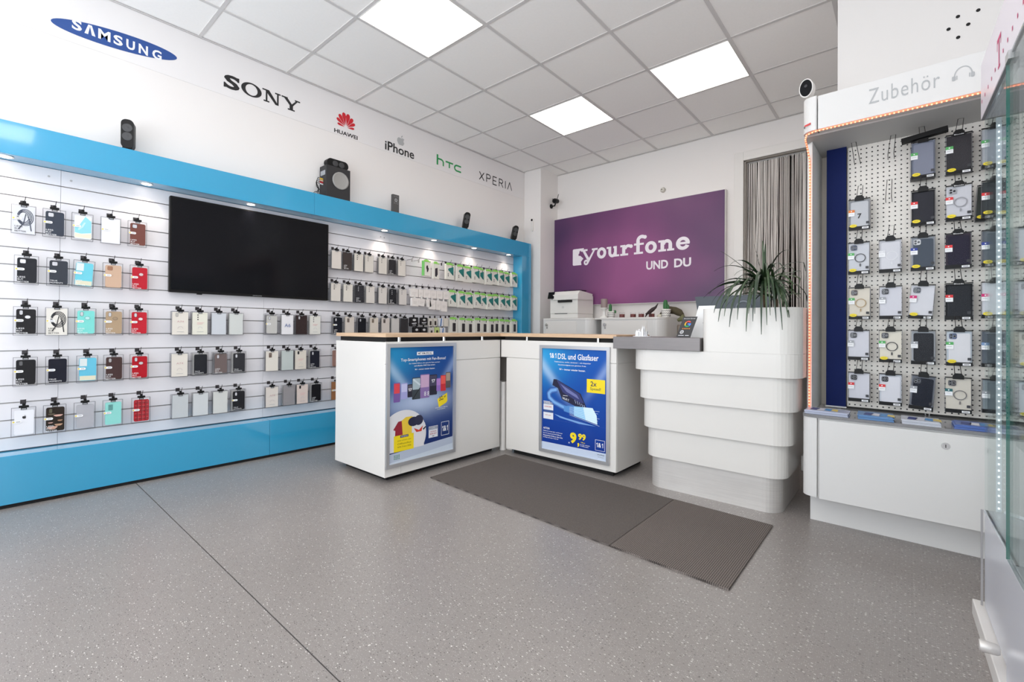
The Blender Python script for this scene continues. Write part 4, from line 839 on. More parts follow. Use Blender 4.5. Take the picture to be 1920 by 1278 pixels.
q = MB(); q.flat([(X(.735), Z(.495)), (X(.90), Z(.447)), (X(.905), Z(.525)), (X(.885), Z(.54)), (X(.76), Z(.575))], y0, YEL); T(q, '32,', .765, .835, .478, .525, PRK, .02, sh=.3); T(q, '99', .838, .875, .475, .497, PRK, .0, sh=.3)
cx, cz, rr = X(.21), Z(.78), .215*1.0
C_ = [(cx+.19*math.cos(a), cz+.19*math.sin(a)*.92) for a in [i*2*PI/48 for i in range(48)]]
C_ = [(max(.0005, a), max(Z(.905), c)) for a, c in C_]; q.flat(C_, y0, M(226, 224, 226))
q.flat([(X(.06), Z(.71)), (X(.13), Z(.645)), (X(.20), Z(.64)), (X(.20), Z(.78)), (X(.085), Z(.78)), (X(.09), Z(.72))], y0-.0003, M(150, 30, 48)); q.flat([(X(.18), Z(.64)), (X(.24), Z(.615)), (X(.33), Z(.615)), (X(.385), Z(.64)), (X(.36), Z(.69)), (X(.33), Z(.69)), (X(.33), Z(.80)), (X(.20), Z(.80))], y0-.0005, M(236, 200, 60))
q.flat(ell(X(.355), Z(.665), .045, .032, 16), y0-.0007, M(34, 34, 62)); q.flat(ell(X(.435), Z(.66), .038, .035, 16), y0-.0008, M(40, 40, 66)); q.flat([(X(.33), Z(.72)), (X(.44), Z(.74)), (X(.53), Z(.69)), (X(.55), Z(.73)), (X(.52), Z(.79)), (X(.52), Z(.9)), (X(.34), Z(.9)), (X(.34), Z(.79))], y0-.0006, M(230, 226, 228))
q.flat([(X(.36), Z(.725)), (X(.44), Z(.75)), (X(.5), Z(.715)), (X(.48), Z(.765)), (X(.40), Z(.765))], y0-.0009, M(206, 60, 40)); q.flat([(X(.50), Z(.745)), (X(.545), Z(.725)), (X(.55), Z(.735)), (X(.51), Z(.76))], y0-.0009, PRK)
Rc(q, .07, .36, .765, .905, YEL, y0-.0010); Rc(q, .16, .28, .768, .788, M(40, 44, 100), y0-.0012); T(q, 'WM-BONUS', .17, .27, .773, .784, PRW, 0, y0-.0015)
for i, t_ in enumerate(('Jetzt sichern zum', 'Offizielles', 'WM-Trikot 2026')): T(q, t_, .12, .32, .805+.027*i, .820+.027*i, M(110, 96, 20), 0, y0-.0013)
Rc(q, .595, .745, .74, .845, M(226, 226, 232)); Rc(q, .6, .74, .745, .77, M(120, 130, 150), y0-.0002); T(q, 'CONNECT', .61, .73, .75, .766, PRW, .01, y0-.0005); T(q, 'TESTSIEGER', .62, .72, .785, .795, M(190, 60, 60)); T(q, 'SEHR GUT', .615, .725, .803, .818, M(190, 60, 60)); Rc(q, .655, .685, .83, .836, PRK, y0-.0002)
sq = [(X(.805), Z(.845)), (X(.935), Z(.845)), (X(.935), Z(.72)), (X(.805), Z(.72))]; q.stroke(sq, .003, y0, PRW, True); T(q, '1&1', .82, .92, .757, .808, off=.03)
q.flat([(X(0), 0), (pw, 0), (pw, Z(.875)), (X(0), Z(.915))], y0+.00005, M(186, 196, 214)); q.flat([(X(0), 0), (pw, 0), (pw, Z(.94)), (X(0), Z(.99))], y0-.0001, M(208, 218, 230)); 
for i in range(4):
    for j in range(3): q.flat(ell(X(.08+.022*i), Z(.935+.014*j), .004, .004, 8), y0-.0003, M(60, 140, 90) if (i+j) % 3 else M(20, 110, 60))
q.build('offer_print', pa)
pb = snap_frame((1.992, 3.034, .106), 0, pw, ph, 'silver framed blue poster of a router on the short counter', PB)
q = MB(); T(q, '1&1 DSL und Glasfaser', .12, .88, .045, .10, off=.012); T(q, 'Telefonieren, surfen, streamen – mit doppelter', .20, .77, .122, .136); T(q, 'Geschwindigkeit zum gleichen Preis.', .26, .70, .150, .164); T(q, '1&1 – immer wieder besser.', .28, .69, .19, .207, off=.015)
Rc(q, .71, .975, .27, .395, YEL); T(q, '2x', .765, .855, .29, .335, M(40, 44, 80)); T(q, 'Speed!', .76, .915, .345, .378, M(110, 104, 60)); q.build('headline_print', pb)
q = MB(); nb = M(20, 22, 56); nb2 = M(48, 54, 110)
q.flat([(X(.17), Z(.36)), (X(.19), Z(.30)), (X(.24), Z(.30)), (X(.62), Z(.415)), (X(.72), Z(.555)), (X(.66), Z(.565)), (X(.33), Z(.49)), (X(.26), Z(.385))], y0-.001, nb); q.flat([(X(.24), Z(.305)), (X(.60), Z(.42)), (X(.67), Z(.50)), (X(.60), Z(.50)), (X(.34), Z(.42))], y0-.0013, nb2); q.flat([(X(.30), Z(.34)), (X(.56), Z(.43)), (X(.60), Z(.47)), (X(.40), Z(.41))], y0-.0015, M(110, 116, 170))
T(q, 'WI-FI 7', .335, .44, .462, .485, PRW, .01, y0-.0016, -.25); Rc(q, .345, .42, .448, .452, PRW, y0-.0016)
for k in range(5): q.stroke([(X(.53+.035*k), Z(.478+.01*k)), (X(.55+.035*k), Z(.512+.008*k))], .004, y0-.0016, M(170, 180, 210))
cu = [(.24, .40), (.15, .415), (.11, .445), (.12, .485), (.2, .525), (.32, .555), (.45, .58)]
for k, (w, c) in enumerate(((.045, (34, 74, 150)), (.034, (70, 120, 190)), (.018, (120, 170, 225)))): q.stroke([(X(a), Z(b_)) for a, b_ in cu], w, y0-.0002-.0002*k, M(*c))
q.flat([(X(.36), Z(.55)), (X(.52), Z(.535)), (X(.52), Z(.62)), (X(.36), Z(.60))], y0-.0012, M(80, 140, 205)); q.flat([(X(.52), Z(.54)), (X(.80), Z(.535)), (X(.86), Z(.60)), (X(.87), Z(.68)), (X(.52), Z(.63))], y0-.0018, M(150, 205, 240)); q.flat([(X(.66), Z(.538)), (X(.80), Z(.535)), (X(.86), Z(.60)), (X(.87), Z(.68)), (X(.70), Z(.655))], y0-.002, M(215, 240, 250))
for k in range(7): q.stroke([(X(.45), Z(.555+.012*k)), (X(.9-.02*(k % 3)), Z(.56+.022*k))], .0016, y0-.0022, M(230, 245, 255))
q.flat([(X(.20), Z(.64)), (X(.4), Z(.665)), (X(.85), Z(.70)), (X(.6), Z(.70)), (X(.3), Z(.67))], y0-.0003, M(120, 165, 220)); q.build('router_picture', pb)
q = MB(); Rc(q, .02, .185, .525, .70, M(228, 230, 236)); Rc(q, .02, .185, .53, .555, M(110, 120, 150), y0-.0002); T(q, 'CONNECT', .03, .175, .534, .550, PRW, .01, y0-.0005); T(q, 'LEADER', .04, .16, .57, .585, M(190, 60, 60)); Rc(q, .02, .185, .61, .635, M(50, 80, 140), y0-.0002); T(q, 'sehr gut', .05, .15, .655, .668, M(190, 60, 60))
T(q, 'AKTION', .02, .125, .783, .803, off=.02)
for i, t_ in enumerate(('Rabatt im ersten Jahr und Router', 'für 0 €. Danach ab 29,99 €/Monat', 'Mindestlaufzeit 24 Monate. Mehr Infos', 'im Shop und unter 1und1.de')): T(q, t_, .02, .34-.02*(i % 2)-.05*(i == 3), .815+.021*i, .828+.021*i)
T(q, '9', .46, .56, .79, .895, YEL, .05); T(q, ',', .575, .605, .88, .92, YEL, .05); T(q, '99', .585, .70, .79, .85, YEL, .04); T(q, 'ab', .435, .455, .885, .9); T(q, '€/Monat', .625, .69, .865, .876, YEL); T(q, 'in den ersten', .62, .76, .885, .895)
T(q, '12 Monaten', .62, .74, .9, .91)
sq = [(X(.84), Z(.915)), (X(.972), Z(.915)), (X(.972), Z(.82)), (X(.84), Z(.82))]; q.stroke(sq, .0025, y0, PRW, True); T(q, '1&1', .855, .955, .845, .885, off=.03)
q.flat([(0, 0), (pw, 0), (pw, Z(.93)), (0, Z(.93))], y0+.0001, M(200, 212, 232)); T(q, 'yourfone', .87, .97, .945, .958, PRK, .02); T(q, 'Ihr Partner', .88, .96, .968, .977, PRG); q.build('offer_print', pb)

# ------------------------------------------------------------------ reception desk
rc = thing('reception_desk', 'white reception desk of stacked rounded bands on a steel base', 'reception desk', (0, 0, 0))
def band(x0, x1, y0, y1, r, z0, z1, m, nm, bev=.003):
    MB().prism(rrect(x0, x1, y0, y1, r, 8), 'z', z0, z1, m).build(nm, rc, bev)
band(2.822, 3.585, 3.075, 3.74, .09, 0, .205, STEEL, 'steel_base', .001)
band(2.800, 3.612, 3.055, 3.76, .095, .197, .385, GW, 'band'); band(2.778, 3.637, 3.035, 3.78, .1, .384, .573, GW, 'band'); band(2.757, 3.662, 3.015, 3.80, .105, .572, .757, GW, 'band')
band(2.730, 3.687, 2.995, 3.82, .11, .757, .885, GW, 'band')
def wallpath(pts, th, z0, z1, m, nm):
    L = [Vector((a, b)) for a, b in pts]; out = []; inn = []
    for i, p in enumerate(L):
        d = (L[min(i+1, len(L)-1)]-L[max(i-1, 0)]).normalized(); n = Vector((-d.y, d.x)); inn.append(p+n*th)
    MB().prism([tuple(p) for p in L]+[tuple(p) for p in inn[::-1]], 'z', z0, z1, m).build(nm, rc, .003)
pts = [(3.187, 3.26), (3.187, 3.03)]+[(3.222-.035*math.cos(a), 3.03-.035*math.sin(a)) for a in [PI/2*i/6 for i in range(1, 7)]]
pts += [(3.577+.11*math.sin(a), 3.105-.11*math.cos(a)) for a in [PI/2*i/10 for i in range(0, 11)]]+[(3.687, 3.60)]
wallpath(pts, .022, .8855, 1.137, GW, 'privacy_screen'); wallpath([(3.207, 3.5), (3.665, 3.5)], .02, .886, 1.08, GW, 'planter_back')
MB().box(3.25, 3.64, 3.04, 3.495, .95, 1.085, mat('potting_soil', srgb(50, 40, 34), .95)).build('soil', rc)
# cover closing top-left of the band
sh = thing('steel_shelf', 'thick brushed steel counter shelf beside the oak worktop', 'counter shelf', (2.618, 2.975, 0))
MB().box(0, .566, 0, .46, .8865, .965, STEELD).build('slab', sh, .0015)
t = thing('review_card', 'black review card stand with colourful letter on the steel shelf', 'sign', (3.068, 3.02, .966), 0)
sk = lambda z: z*.30
def S3(mb, pts, yb, m): mb.add([(x+sk(z)*.0+.26*z, yb+.25*z, z) for x, z in pts], [tuple(range(len(pts)))], m)
mb = MB(); mb.add([(x+.26*z, y+.25*z, z) for z in (0, .128) for x, y in ((-.043, 0), (.043, 0), (.043, .003), (-.043, .003))], [(0, 1, 5, 4), (1, 2, 6, 5), (2, 3, 7, 6), (3, 0, 4, 7), (0, 3, 2, 1), (4, 5, 6, 7)], M(28, 26, 30, .3)); mb.build('card', t)
MB().add([(-.04, .0, 0), (.04, .0, 0), (.045, .06, 0), (-.035, .06, 0), (.0, .032, .12)], [(0, 1, 2, 3), (0, 1, 4), (1, 2, 4), (2, 3, 4), (3, 0, 4)], FILM).build('foot', t)
q = MB(); gc = ((219, 68, 55), (244, 180, 0), (15, 157, 88), (66, 133, 244)); 
for (a0, a1), c in zip(((.2*PI, .8*PI), (.8*PI, 1.2*PI), (1.2*PI, 1.75*PI), (1.75*PI, 2.02*PI)), gc): q.ring(0, .084, .019, .012, -.0006, M(*c), 8, a0, a1)
q.rect(0, .018, .080, .087, -.0007, M(66, 133, 244))
for i in range(5):
    q.flat([((-.02+.01*i)+(.0045 if k % 2 == 0 else .002)*math.sin(k*PI/5), .055+(.0045 if k % 2 == 0 else .002)*math.cos(k*PI/5)) for k in range(10)], -.0006, M(235, 150, 30))
q.text('Bewerten Sie uns', -.034, .034, .114, .120, -.0006, PRW); q.ring(-.019, .034, .011, .0085, -.0006, PRW, 18); q.ring(-.019, .034, .006, .004, -.0006, PRW, 14); q.rect(-.034, .0, .012, .015, -.0006, PRW); q.rect(.008, .03, .012, .015, -.0006, PRW)
q.v = [(x+.26*z, y+.25*z, z) for x, y, z in q.v]; q.build('printed_front', t)
t = thing('flyer_holder', 'white paper standing in acrylic holder behind the review card', 'leaflet holder', (3.115, 3.14, .966))
mb = MB(); mb.add([(x+.2*z, y+.25*z, z) for z in (0, .2) for x, y in ((-.05, 0), (.05, 0), (.05, .004), (-.05, .004))], [(0, 1, 5, 4), (1, 2, 6, 5), (2, 3, 7, 6), (3, 0, 4, 7), (0, 3, 2, 1), (4, 5, 6, 7)], M(236, 236, 236)); mb.build('paper', t)
MB().add([(-.052, .0, 0), (.052, .0, 0), (.058, .07, 0), (-.046, .07, 0), (.02, .05, .16)], [(0, 1, 2, 3), (1, 2, 4), (2, 3, 4), (3, 0, 4)], FILM).build('acrylic_stand', t)
q = MB(); q.text('Info', .0, .03, .165, .173, -.001, PRG); q.rect(.005, .04, .09, .093, -.001, PRG); q.v = [(x+.2*z, y+.25*z, z) for x, y, z in q.v]; q.build('printed_text', t)
# small white cathedral model
t = thing('cathedral_model', 'small white twin-spired building model on the steel shelf', 'model', (2.735, 3.16, .966), .0)
PWM = M(238, 238, 240, .4)
MB().prism(ell(0, 0, .062, .04, 24), 'z', 0, .005, PWM).build('base', t)
MB().prism([(-.04, .005), (-.038, .034), (-.03, .044), (-.022, .034), (-.0, .034), (-.0, .005)], 'y', -.014, .014, PWM).build('nave', t); MB().box(-.024, -.012, -.03, .03, .005, .032, PWM).build('transept', t)
for x, y, hh in ((.012, -.011, .078), (.012, .012, .078), (-.018, 0, .055)):
    MB().box(x-.007, x+.007, y-.007, y+.007, .005, hh*.55, PWM).add([(x-.007, y-.007, hh*.55), (x+.007, y-.007, hh*.55), (x+.007, y+.007, hh*.55), (x-.007, y+.007, hh*.55), (x, y, hh)], [(0, 1, 4), (1, 2, 4), (2, 3, 4), (3, 0, 4)], PWM).build('spire', t)
for x in (.026, .036): MB().box(x, x+.003, -.012, .012, .005, .036, PWM).build('buttress', t)
# monitor behind the screen
t = thing('monitor', 'dark grey computer monitor seen from behind above the reception', 'monitor', (2.905, 3.70, .0), -.0)
MB().prism([(.0, 1.262), (.505, 1.262), (.45, .95), (.055, .95)], 'y', 0, .03, M(58, 66, 76, .4)).build('housing', t, .003)
q = MB(); q.ring(.335, 1.17, .052, .042, -.006, M(120, 128, 136, .3), 32); q.build('ring_emblem', t)
MB().tube([(.335+.047*math.cos(a), -.004, 1.17+.047*math.sin(a)) for a in [i*PI/16 for i in range(33)]], .005, M(120, 128, 136, .3), 8).build('ring_mount', t); MB().tube([(.25, .02, 1.02), (.25, .06, .9)], .02, BLACK, 10).build('stand', t)
MB().box(2.7, 3.4, 3.83, 4.4, .72, .75, MW).build('desk_top', None, label='white staff desk surface behind the reception', cat='desk'); 
t = bpy.data.objects['desk_top']
for x, y in ((2.73, 3.86), (3.35, 3.86), (2.73, 4.35), (3.35, 4.35)): MB().box(x, x+.03, y, y+.03, 0, .719, MW).build('leg', t)
MB().box(3.1, 3.2, 3.74, 3.83, .70, .90, BLACK).build('x', None); bpy.data.objects.remove(bpy.data.objects['x'])

# dracaena
pl = thing('dracaena', 'spiky dark green potted plant with long drooping leaves on reception', 'plant', (3.492, 3.125, 1.09))
MB().tube([(0, 0, -.02), (.004, 0, .06), (-.002, .004, .12), (0, 0, .185)], .010, M(92, 78, 56, .9), 8).build('stem', pl); MB().tube([(.05, .05, -.02), (.05, .045, .10)], .009, M(92, 78, 56, .9), 8).build('stem', pl)
lg = [M(40, 62, 38, .4), M(54, 76, 44, .4), M(32, 50, 34, .4)]
def leaf(base, az, el, L, droop, w, m):
    if abs(az) < .6: L *= .72
    n = 10; vs = []; fs = []; p = Vector(base); d = Vector((math.cos(az)*math.cos(el), math.sin(az)*math.cos(el), math.sin(el)))
    side = Vector((-math.sin(az), math.cos(az), 0))*.8+Vector((0, 0, .5)); side = (side-side.dot(d)*d).normalized()
    for i in range(n+1):
        t = i/n; ww = w*max(.05, math.sin(PI*min(.96, .25+.72*t))**.7)
        vs += [p-side*ww, p+Vector((0, 0, -.0015)), p+side*ww]
        p = p+d*(L/n); d = (d+Vector((0, 0, -droop*(.35+t)/n*2.0)))
        if p.x > .17: d.x = min(d.x, .02)
        d = d.normalized()
    for i in range(n): fs += [(3*i, 3*i+1, 3*i+4, 3*i+3), (3*i+1, 3*i+2, 3*i+5, 3*i+4)]
    MB().add(vs, fs, m, True).build('leaf', pl)
D_ = math.radians
LV = [(178, 50, .34, .25), (12, 72, .30, .1), (170, 78, .26, .1), (182, 25, .33, 1.0), (176, 10, .30, 1.4), (190, 20, .26, 1.1), (2, 38, .34, .75), (-5, 25, .30, 1.3), (0, 5, .26, 1.6), (-120, 20, .36, 1.5), (-100, 25, .38, 1.5), (-85, 30, .36, 1.6), (-70, 25, .38, 1.5), (-50, 25, .36, 1.4), (-140, 30, .36, 1.3), (-155, 20, .34, 1.4), (-35, 30, .36, 1.4), (-60, 50, .34, 1.4), (-115, 55, .34, 1.3), (-95, 10, .34, 1.7), (-30, 10, .30, 1.6), (90, 50, .3, .8), (60, 40, .3, 1.0), (120, 45, .3, .9), (100, 75, .26, .2), (-90, 80, .25, .3)]
for k, (az, el, L, dr) in enumerate(LV): leaf((0, 0, .165+.0015*(k % 14)), D_(az), D_(el), L, dr, .0068, lg[k % 3])
for k in range(36):
    az = random.uniform(-PI, PI) if k % 3 == 0 else random.uniform(-PI*.85, -PI*.15)
    leaf((0, 0, random.uniform(.13, .19)) if k % 4 else (.05, .045, .10), az, random.uniform(.2, 1.2), random.uniform(.24, .36)*1.0, random.uniform(.9, 1.7), random.uniform(.005, .0075), random.choice(lg))

def drape(dx, zt, end, w, m, dy=.0):          # a leaf that arches over the rim and hangs down in front of the screen
    P4 = [Vector((0, 0, .17)), Vector((dx*.45, -.09, zt+.05)), Vector((dx*.95, -.175-dy, zt)), Vector((dx*1.08, -.168-dy, end))]
    vs = []; fs = []; n = 12
    for i in range(n+1):
        t = i/n; u = 1-t; p = P4[0]*u**3+P4[1]*3*u*u*t+P4[2]*3*u*t*t+P4[3]*t**3; ww = w*max(.05, math.sin(PI*min(.97, .22+.75*t))**.7)
        vs += [p+Vector((-ww, 0, 0)), p+Vector((0, -.001, .001)), p+Vector((ww, 0, 0))]
    for i in range(n): fs += [(3*i, 3*i+1, 3*i+4, 3*i+3), (3*i+1, 3*i+2, 3*i+5, 3*i+4)]
    MB().add(vs, fs, m, True).build('leaf', pl)
for k, (dx, zt, end, dy) in enumerate(((-.185, .20, -.03, .0), (-.15, .22, .0, .02), (-.13, .19, -.06, .0), (-.085, .22, -.02, .03), (-.05, .20, -.085, .0), (-.015, .22, -.03, .02), (.02, .19, -.10, .0), (.05, .22, -.05, .03), (.085, .20, -.03, .0), (.115, .22, -.075, .02), (.135, .18, -.01, .0), (-.205, .17, .02, .01), (.0, .26, .01, .05), (.07, .27, .0, .06))): drape(dx, zt, end, .0068 if k % 2 else .0078, lg[k % 3], dy)

# ------------------------------------------------------------------ mats
t = thing('floor_mat', 'fine brown-grey woven mat along the two counters', 'mat', (0, 0, 0)); MB().prism([(1.665, 2.213), (3.059, 2.130), (3.059, 2.910), (1.661, 2.979)], 'z', .0005, .008, MATW).build('woven_top', t)
t = thing('floor_mat', 'coarse dark woven mat with herringbone texture before the reception', 'mat', (0, 0, 0)); MB().prism([(3.063, 2.130), (3.586, 2.108), (3.584, 2.889), (3.063, 2.910)], 'z', .0005, .009, MATW2).build('woven_top', t)

# ------------------------------------------------------------------ accessory cabinet on the right
ac = thing('accessory_cabinet', 'tall white accessory display cabinet with perforated board and light strip', 'display cabinet', (0, 0, 0))
CX1 = 5.25
def corner(x0, y0, y1, x1, r, n=8): return [(x0, y1)]+[(x0+r-r*math.cos(a), y0+r-r*math.sin(a)) for a in [PI/2*i/n for i in range(n+1)]]+[(x1, y0), (x1, y1)]
MB().prism(corner(3.69, 3.03, 3.5, 3.757, .055), 'z', .155, .563, MW).build('base_corner', ac, .002)
MB().box(3.758, CX1, 3.047, 3.5, .155, .563, MW).build('base_body', ac)
d = MB().box(3.767, 4.52, 3.03, 3.046, .15, .556, MW).build('door', ac, .0015); MB().box(4.524, CX1, 3.03, 3.046, .15, .556, MW).build('door', ac, .0015)
MB().lathe([(.014, 3.0255), (.016, 3.0295)], 4.241, .50, CHROME, 20, 'y').box(4.2395, 4.2425, 3.0245, 3.026, .493, .507, DARK).build('lock', d)
MB().prism(corner(3.688, 3.026, 3.5, CX1, .055), 'z', .5635, .578, clear('acrylic_top', (.94, .95, .97), .05, .05, .25)).build('acrylic_shelf', ac)
MB().box(3.714, CX1, 3.14, 3.5, 0, .1545, MW).build('plinth', ac)
MB().prism([(3.69, 3.49), (3.69, 3.2), (3.715, 3.17), (3.722, 3.49)], 'z', .5785, 2.052, mat('panel_grey', srgb(240, 240, 238), .4)).build('side_panel', ac)
MB().box(3.722, CX1, 3.49, 3.515, .5785, 2.15, mat('cab_back', srgb(206, 198, 186), .6)).build('back_panel', ac)
MB().prism(corner(3.688, 3.03, 3.5, 3.7525, .05), 'z', 2.055, 2.232, MW).build('top_corner', ac, .006)
MB().box(3.757, CX1, 3.03, 3.5, 2.055, 2.228, MW).build('top_box', ac, .0015)
MB().box(3.69, CX1, 3.09, 3.5, 2.045, 2.0545, M(190, 188, 186)).build('top_soffit', ac)
q = MB(); gz = M(176, 177, 178)
q.text('Zubehör', 3.966, 4.22, 2.118, 2.190, 3.0285, gz, -.006, 1.12)
q.build('lettering', ac); q = MB(); q.ring(4.296, 2.145, .040, .036, 3.0285, gz, 24, .0, PI, rox=.030, rix=.026)
for x in (4.266, 4.326): q.flat(rrect(x-.006, x+.006, 2.128, 2.148, .004), 3.028, gz)
for x in (4.276, 4.316): q.rect(x-.0015, x+.0015, 2.13, 2.148, 3.0285, gz)
q.build('headphone_symbol', ac)
q = MB(); q.flat([(3.6965, 2.083), (3.7, 2.09), (3.726, 2.098), (3.726, 2.088), (3.702, 2.081)], 3.0275, M(205, 60, 60)); q.flat(ell(3.699, 2.077, .004, .006, 8), 3.0272, M(90, 90, 90)); q.build('red_sticker', ac)
# perforated board, rods, blue banner
pg = thing('perforated_board', 'cream perforated board carrying accessory packs in the right cabinet', 'perforated board', (3.852, 3.40, .59))
MB().box(0, CX1-3.852-.05, 0, .014, 0, 1.475, PERF).build('panel', pg)
for x in (.33, .345, .95): MB().tube([(x, .02, 1.47), (x, .02, 1.453+.002)], .004, ALU, 8).tube([(x, .02, 0), (x, .02, -.011)], .004, ALU, 8).build('support_rod', pg)
t = thing('blue_banner', 'tall dark blue fabric banner at left edge of the board', 'banner', (3.758, 3.37, .59))
MB().box(0, .092, 0, .003, .0, 1.47, mat('navy_banner', srgb(10, 28, 84), .6, spec=.15, noise=.12, nscale=5)).build('fabric', t); MB().box(-.003, .14, -.004, .007, 1.47, 1.482, ALU).box(-.003, .095, -.004, .007, -.008, 0, ALU).build('clamp_rail', t); MB().tube([(.045, .002, 1.482), (.045, .002, 1.50)], .004, ALU, 8).tube([(.055, .002, 1.482), (.055, .002, 1.50)], .004, ALU, 8).build('hanger', t)
# LED strip
t = thing('light_strip', 'glowing orange light strip along the cabinet edge', 'light strip', (0, 0, 0))
path = [(5.2, 3.034, 2.050), (4.6, 3.034, 2.050), (3.80, 3.034, 2.050), (3.74, 3.036, 2.050), (3.705, 3.05, 2.046), (3.694, 3.09, 2.035), (3.696, 3.14, 2.005), (3.702, 3.172, 1.95), (3.703, 3.178, 1.88), (3.703, 3.178, .585)]
MB().tube(path, .0045, LEDRB, 6).build('strip', t)
lb = MB(); pv = [Vector(p) for p in path]; acc = 0
for a, b_ in zip(pv, pv[1:]):
    L = (b_-a).length; k = -acc
    while k+.0165 < L:
        k += .0165; p = a+(b_-a)*(k/L) + Vector((0, -.004, -.0035 if abs((b_-a).z) < .5*L else 0)); lb.box(p.x-.003, p.x+.003, p.y-.0022, p.y+.001, p.z-.003, p.z+.003, LEDR)
    acc = L-k
lb.build('leds', t, kind='stuff')
t = thing('security_camera', 'white egg-shaped camera with black face on top of the cabinet', 'camera', (3.70, 3.10, 2.234))
MB().lathe([(.018, 0), (.012, .008), (.008, .03)], 0, .01, WHITE_TRIM, 16).build('foot', t)
mb = MB(); P = [(x*.033, z*.05+.075) for x, z in [(math.cos(a), math.sin(a)) for a in [i*PI/12 for i in range(24)]]]
mb.prism(P, 'y', -.02, .02, WHITE_TRIM, True); mb.build('housing', t, .008); MB().prism([(x*.86, .075+(z-.075)*.88) for x, z in P], 'y', -.0225, -.0195, BLACKG).build('front_face', t)
MB().lathe([(.008, -.0235), (.008, -.0225)], 0, .085, M(50, 50, 54, .1), 16, 'y').build('lens', t)
t.rotation_euler = (0, 0, -.15)
# brochures
for k, (P4, c, nm) in enumerate((([(3.70, 3.16), (3.70, 3.045), (3.885, 3.04), (3.885, 3.16)], (190, 195, 215), 'white brochure stack at left cabinet corner'), ([(3.92, 3.19), (3.925, 3.045), (4.062, 3.04), (4.060, 3.19)], (96, 140, 190), 'blue brochure stack second from left on cabinet'), ([(4.09, 3.18), (4.09, 3.045), (4.225, 3.04), (4.225, 3.18)], (205, 208, 218), 'pale brochure stack between the two blue ones'), ([(4.27, 3.19), (4.272, 3.05), (4.43, 3.045), (4.43, 3.19)], (80, 110, 180), 'blue brochure stack near the glass case'))):
    t = thing('brochure_stack', nm, 'brochures', (0, 0, 0), group='brochures on the cabinet shelf')
    for i in range(5):
        dx, dy = random.uniform(-.004, .004), random.uniform(-.004, .004)
        mb = MB().prism([(a+dx, b_+dy) for a, b_ in P4], 'z', .579+.0042*i, .5825+.0042*i, M(*[min(240, int(v*(1.05-.06*(i % 3)))) for v in c], .3))
        if i == 4:
            xa, ya = P4[1]; z = .5999
            for j, cc in enumerate(((60, 70, 130), (225, 225, 235), (90, 150, 205), (225, 200, 110))): mb.prism([(xa+.02+.03*j, ya+.02+.01*j), (xa+.05+.03*j, ya+.015), (xa+.06+.026*j, ya+.09), (xa+.025+.03*j, ya+.10)], 'z', z, z+.0003, M(*cc))
        mb.build('brochure', t)

